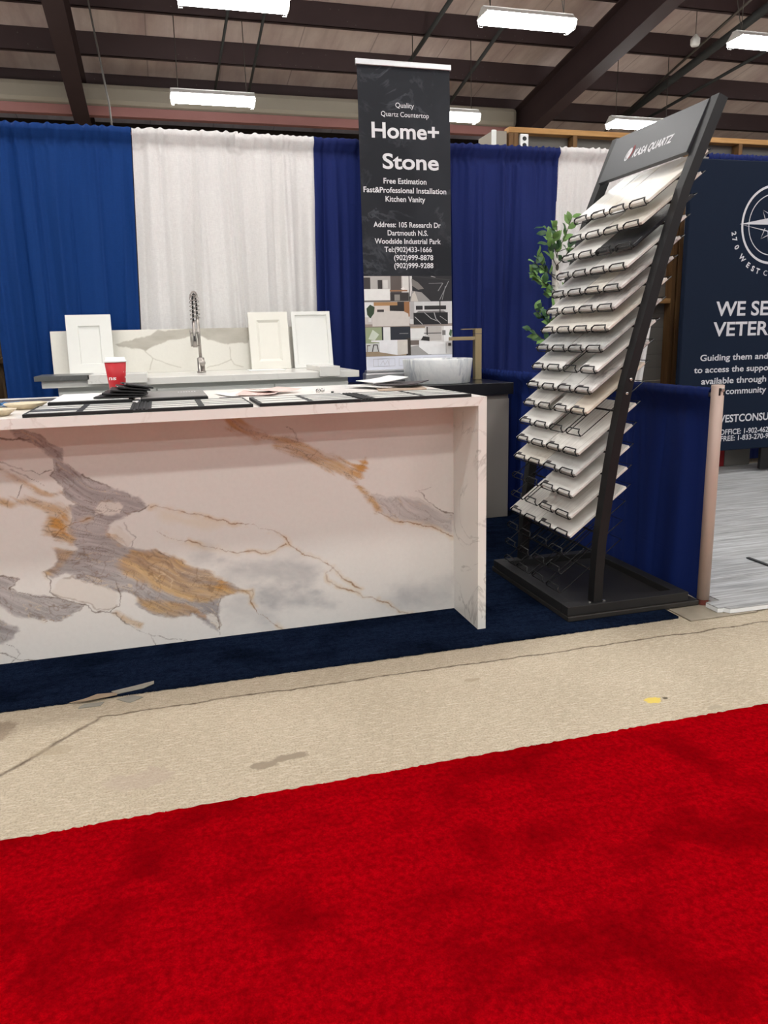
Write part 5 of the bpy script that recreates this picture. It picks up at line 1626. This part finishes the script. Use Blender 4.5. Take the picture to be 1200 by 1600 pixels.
ring(mb, 0.268, 0.285)
ring(mb, 0.215, 0.2215)
for k in range(4):
    a = math.radians(90 * k)
    for s, full in ((1, True), (-1, False)):
        tip = Vector((math.cos(a), 0, math.sin(a))) * 0.301
        am = a - s * math.radians(45)
        side = Vector((math.cos(am), 0, math.sin(am))) * 0.065
        o0 = Vector((ex, SY - 0.0012, ez))
        if full:
            mb.add([o0, o0 + tip, o0 + side], [(0, 1, 2)])
        else:
            for p, q in ((tip, side),):
                d = (q - p).normalized()
                nn = Vector((-d.z, 0, d.x)) * 0.004
                mb.add([o0 + p, o0 + q - nn, o0 + q + nn], [(0, 1, 2)])
    a = math.radians(45 + 90 * k)
    tip = Vector((math.cos(a), 0, math.sin(a))) * 0.147
    for s in (1, -1):
        am = a + s * math.radians(24)
        side = Vector((math.cos(am), 0, math.sin(am))) * 0.075
        d = (side - tip).normalized()
        nn = Vector((-d.z, 0, d.x)) * 0.004
        mb.add([o0 + tip, o0 + side - nn, o0 + side + nn], [(0, 1, 2)])
mb.build('compass_emblem', M['grey_print'], t)
mb = MB()
for ch, ang in zip('270WESTC', (-169.0, -162.0, -152.2, -136.5, -124.0, -115.6, -107.6, -95.5)):
    a = math.radians(ang)
    rad = Vector((math.cos(a), 0, math.sin(a)))
    tan = Vector((-rad.z, 0, rad.x))
    c0 = Vector((ex, SY - 0.0008, ez)) + rad * 0.370
    text_geo(mb, ch, c0, tan, -rad, None, 0.040, 0.03 if ch != 'C' else 0.0, center=True)
mb.build('lettering', M['grey_print'], t)
tag(MB().bbox(4.545, 4.800, 5.44, 5.53, 0.0285, 0.20, 0.004).build('cardboard_box', M['siding']), 'low grey box on the floor behind the navy sign', 'box')
tag(MB().bbox(4.40, 4.540, 5.44, 5.53, 0.0285, 0.19, 0.004).build('storage_bin', M['red_print']), 'small dull red bin behind the foot of the navy sign', 'bin')

# ================================================================ ARTIFICIAL BIRCH TREE
t = thing('artificial_tree', 'leafy artificial tree with white birch trunk behind the tile rack', 'plant', (2.63, 4.92, 0.0))
tx, ty = 2.634, 4.92
tr = [(tx + 0.012 * math.sin(z * 2.2), ty + 0.01 * math.cos(z * 3), z) for z in [0.10 + 0.08 * i for i in range(21)]]
tk = MB().tube(tr, 0.03, 14, taper=[0.036 - 0.0006 * i for i in range(21)]).build('trunk', M['bark'], t, True)
mb = MB()
rnd = random.Random(9)
for z, an in ((1.60, -1.7), (1.42, -1.9), (1.36, -1.3), (1.20, -1.8), (1.05, -1.5), (0.9, -2.0)):
    cxk, cyk = tx + 0.012 * math.sin(z * 2.2), ty + 0.01 * math.cos(z * 3)
    ring_ = [(cxk + math.cos(an + 0.35 * math.cos(q)) * 0.0335, cyk + math.sin(an + 0.35 * math.cos(q)) * 0.0335, z + 0.022 * math.sin(q)) for q in [2 * math.pi * i / 12 for i in range(12)]]
    MB().add(ring_, [tuple(range(12))]).build('bark_knot', M['knot'], t)
MB().lathe(tx, ty, [(0, 0.0005), (0.13, 0.0005), (0.16, 0.20), (0.148, 0.20), (0.14, 0.17), (0, 0.17)], 28).build('pot', M['black_board'], t)


def leaf(mb, p, d, n, L, W):
    d, n = d.normalized(), n.normalized()
    s = d.cross(n).normalized()
    n = s.cross(d)
    pts = [p]
    for f, w in ((0.25, 0.8), (0.5, 1.0), (0.78, 0.6)):
        pts += [p + d * L * f + s * W * w - n * 0.08 * L * f, p + d * L * f + n * 0.003 * L, p + d * L * f - s * W * w - n * 0.08 * L * f]
    pts.append(p + d * L - n * 0.18 * L)
    mb.add(pts, [(0, 2, 1), (0, 3, 2), (1, 2, 5, 4), (2, 3, 6, 5), (4, 5, 8, 7), (5, 6, 9, 8), (7, 8, 10), (8, 9, 10)], True)


SPRAYS = [((2.63, 4.90, 1.66), (2.60, 4.86, 1.86), 5), ((2.63, 4.90, 1.60), (2.52, 4.84, 1.77), 5), ((2.63, 4.90, 1.52), (2.45, 4.84, 1.66), 6), ((2.62, 4.90, 1.55), (2.42, 4.82, 1.63), 6),
          ((2.62, 4.90, 1.45), (2.42, 4.84, 1.57), 6), ((2.62, 4.90, 1.48), (2.45, 4.82, 1.53), 6), ((2.63, 4.90, 1.42), (2.50, 4.83, 1.44), 5), ((2.63, 4.90, 1.62), (2.67, 4.80, 1.72), 5),
          ((2.63, 4.90, 1.40), (2.66, 4.80, 1.47), 6), ((2.63, 4.90, 1.22), (2.44, 4.84, 1.33), 6), ((2.63, 4.90, 1.18), (2.52, 4.80, 1.28), 6), ((2.63, 4.90, 1.10), (2.42, 4.85, 1.20), 5),
          ((2.63, 4.90, 1.70), (2.72, 4.88, 1.92), 6), ((2.63, 4.90, 1.70), (2.82, 4.92, 1.80), 6), ((2.63, 4.93, 1.50), (2.85, 4.95, 1.62), 6), ((2.63, 4.93, 1.3), (2.85, 4.9, 1.4), 6),
          ((2.63, 4.93, 1.72), (2.62, 5.05, 1.88), 6), ((2.63, 4.93, 1.45), (2.55, 5.08, 1.58), 6), ((2.63, 4.9, 1.66), (2.56, 4.84, 1.80), 5)]
lb, db, br = MB(), MB(), MB()
for a, b, n in SPRAYS:
    a, b = Vector(a), Vector(b)
    mid = a.lerp(b, 0.55) + Vector((0, 0, -0.02))
    br.tube([a, mid, b], 0.0025, 5)
    for i in range(n + 2):
        f = 0.35 + 0.65 * i / (n + 1)
        p = a.lerp(mid, f / 0.55) if f < 0.55 else mid.lerp(b, (f - 0.55) / 0.45)
        ax = (b - a).normalized()
        side = Vector((rnd.uniform(-1, 1), rnd.uniform(-0.6, 0.3), rnd.uniform(-0.7, 0.8)))
        d = ax * 0.7 + side * 0.8
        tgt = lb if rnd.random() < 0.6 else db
        leaf(tgt, p, d, Vector((rnd.uniform(-0.6, 0.6), -0.8, rnd.uniform(0.1, 1))), rnd.uniform(0.062, 0.090), rnd.uniform(0.018, 0.024))
lb.build('foliage', M['leaf'], t)
db.build('deep_green_foliage', M['leaf_dark'], t).name = 'dark_foliage'  # random share of the leaves, in a darker green
br.build('branch', M['knot'], t)

# ================================================================ TIMBER PARTITION BEHIND THE DRAPES
PY = 6.0
t = thing('stud_partition', 'pine stud partition with grey ribbed siding behind the drapes', 'partition', (4.3, PY + 0.05, 0))
MB().bbox(2.775, 7.6, PY, PY + 0.09, 2.712, 2.752, 0.002).build('top_plate', M['pine'], t)
MB().bbox(2.775, 7.6, PY, PY + 0.09, 0.0008, 0.04, 0.002).build('bottom_plate', M['pine'], t)
for x in (2.776, 2.818, 3.335, 3.865, 4.33, 4.385, 4.92, 5.45, 5.98, 6.5, 7.03):
    MB().bbox(x, x + 0.039, PY + 0.001, PY + 0.089, 0.041, 2.711, 0.002).build('stud', M['pine_shaded'], t)
MB().bbox(3.905, 4.329, PY + 0.002, PY + 0.088, 1.40, 1.44, 0.002).build('blocking', M['pine'], t)
mb = MB()
z = 0.03
while z < 2.72:
    mb.add([(2.776, PY + 0.092, z), (7.6, PY + 0.092, z), (7.6, PY + 0.104, z + 0.002), (2.776, PY + 0.104, z + 0.002), (2.776, PY + 0.092, z + 0.115), (7.6, PY + 0.092, z + 0.115)],
           [(0, 1, 2, 3), (3, 2, 5, 4)])
    z += 0.117
mb.build('siding', M['siding'], t)
t2 = thing('power_outlet', 'white power outlet on the pine stud above the navy drape', 'outlet', (2.90, PY + 0.02, 2.64))
MB().bbox(2.862, 2.932, PY - 0.022, PY + 0.0005, 2.585, 2.70, 0.004).build('cover', M['outlet'], t2)
mb = MB()
for zc in (2.665, 2.617):
    vs = [(2.897 + 0.018 * math.cos(a), PY - 0.0232, zc + 0.016 * math.sin(a)) for a in [2 * math.pi * i / 20 for i in range(20)]]
    mb.add(vs, [tuple(range(20))])
mb.build('socket', M['black_rubber'], t2)
t = thing('cabinet_end', 'pale grey panel end sticking up beside the pine partition', 'panel', (2.70, PY + 0.05, 0))
MB().bbox(2.642, 2.765, PY + 0.02, PY + 0.30, 0.0008, 2.722, 0.003).build('panel', M['wall_grey'], t)
MB().bbox(2.632, 2.668, PY + 0.0, PY + 0.0195, 0.0008, 2.724, 0.003).build('trim', M['white_lacquer'], t)

# timber shelving seen through the slit beside the bright blue drape
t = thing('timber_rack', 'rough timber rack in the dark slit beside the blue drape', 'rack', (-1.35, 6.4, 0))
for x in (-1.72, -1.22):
    MB().bbox(x, x + 0.09, 6.3, 6.39, 0.0008, 1.55, 0.003).build('upright', M['shaded_timber'], t)
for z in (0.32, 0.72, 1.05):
    MB().bbox(-1.75, -1.05, 6.26, 6.6, z, z + 0.04, 0.003).build('shelf', M['shaded_timber'], t)
MB().box(-1.75, -1.05, 6.61, 6.63, 0.0008, 1.55).build('back_board', M['print_dark'], t)
tag(MB().box(-3.6, -0.2, 7.0, 7.05, 0.0, 2.3).build('dark_backdrop', M['black_board']), 'black screen added to darken the gap behind the timber rack', 'backdrop')  # added sheet, its black stands in for the unlit hall behind

# ================================================================ CEILING LIGHTS
def make_light():
    t = thing('ceiling_light', 'x', 'ceiling light', (0, 0, 0), 'fluorescent lights hanging from the purlins', local=True)
    L = 0.61
    mb = MB()
    mb.prism([(-0.045, 0.075), (0.045, 0.075), (0.045, 0.10), (-0.045, 0.10)], 0, -L, L)
    mb.prism([(-0.155, 0.0), (-0.150, -0.002), (-0.045, 0.078), (0.045, 0.078), (0.150, -0.002), (0.155, 0.0), (0.048, 0.086), (-0.048, 0.086)], 0, -L, L)
    for s in (-1, 1):
        mb.prism([(-0.150, -0.002), (0.150, -0.002), (0.045, 0.078), (-0.045, 0.078)], 0, s * L - 0.004, s * L + 0.004)
    mb.build('housing', M['white_enamel'], t)
    mb = MB()
    n = 8
    prof = [(-0.146, 0.012)] + [(-0.146 + 0.292 * i / n, -0.085 * math.sin(math.pi * (0.2 + 0.6 * i / n))) for i in range(n + 1)] + [(0.146, 0.012)]
    mb.prism(prof, 0, -L + 0.012, L - 0.012)
    mb.build('lens', M['lamp'], t)
    mb = MB()
    for x in (-L + 0.005, L - 0.005):
        mb.tube([(x, -0.15, 0.0), (x, -0.11, -0.092), (x, 0.11, -0.092), (x, 0.15, 0.0)], 0.003, 6)
    for y in (-0.10, -0.05, 0.0, 0.05, 0.10):
        for s in (-1, 1):
            mb.tube([(s * (L - 0.006), y, -0.092), (s * (L - 0.05), y, -0.092)], 0.0025, 5)
    mb.build('wire_guard', M['white_enamel'], t)
    return t


light = make_light()
VIS = {(9.75, 1.13): 'light above the left white drape, cut by the top picture edge', (9.75, 4.74): 'large bright light just above and right of the tall banner',
       (9.75, 8.40): 'bright light at the right edge above the black rack header', (12.7, 1.08): 'smaller light hanging over the white sheer drapes',
       (12.7, 4.70): 'small light half hidden behind the tall banner', (12.7, 8.36): 'light rising behind the top of the black rack header'}
HZ = {(9.75, 1.13): 4.90, (9.75, 4.74): 4.97, (9.75, 8.40): 4.97, (12.7, 1.08): 4.69, (12.7, 4.70): 4.64, (12.7, 8.36): 4.67}
first = True
spots = []
for y in (12.7, 9.75, 6.75, 3.85, 0.90, -1.90, -4.80, -7.80):
    if y in (12.7, 9.75):
        spots += [p for p in VIS if p[0] == y] + [(y, -2.6), (y, 12.7)]
    else:
        spots += [(y, x) for x in (-6.2, -2.6, 1.0, 4.6, 8.2)]
for (y, x) in spots:
    z = HZ.get((y, x), 4.70)
    lab = VIS.get((y, x), 'fluorescent light out of frame, one of the rows along the hall')
    if first:
        o = light
        o.location = (x, y, z)
        o['label'] = lab
        first = False
    else:
        o = dup(light, (x, y, z), 0, lab)
    # chains up to the nearest purlin
    for s in (-0.5, 0.5):
        yt = 12.70 + 1.31 * round((y - 12.70) / 1.31)
        zt = roof_z(yt) - 0.335 if -9 <= round((y - 12.70) / 1.31) <= 2 else roof_z(y)
        mbc = MB().tube([(s, 0, 0.10), (s * 0.98, (yt - y), zt - z)], 0.006, 6)
        c = mbc.build('chain', M['chain'])
        c.parent = o

t = thing('occupancy_sensor', 'small white bell-shaped sensor hanging from the roof', 'sensor', (8.66, 11.75, 5.60), local=True)
MB().lathe(0, 0, [(0, 0.0), (0.06, 0.0), (0.075, 0.03), (0.075, 0.10), (0.05, 0.13), (0.02, 0.17), (0, 0.17)], 24).build('bell', M['white_enamel'], t)
MB().tube([(0, 0, 0.16), (0, 0, roof_z(11.75) - 5.60)], 0.006, 6).build('cord', M['chain'], t)

tag(MB().tube([(-0.60, 11.5, roof_z(11.5) - 0.01), (-0.52, 11.5, 5.6), (-0.36, 11.5, 4.2), (-0.33, 11.5, 3.2)], 0.012, 6).build('hanging_cable', M['chain']), 'thin grey cable hanging down beside the left roof frame', 'cable')

for o in bpy.data.objects:
    if '_world' in o:
        del o['_world']
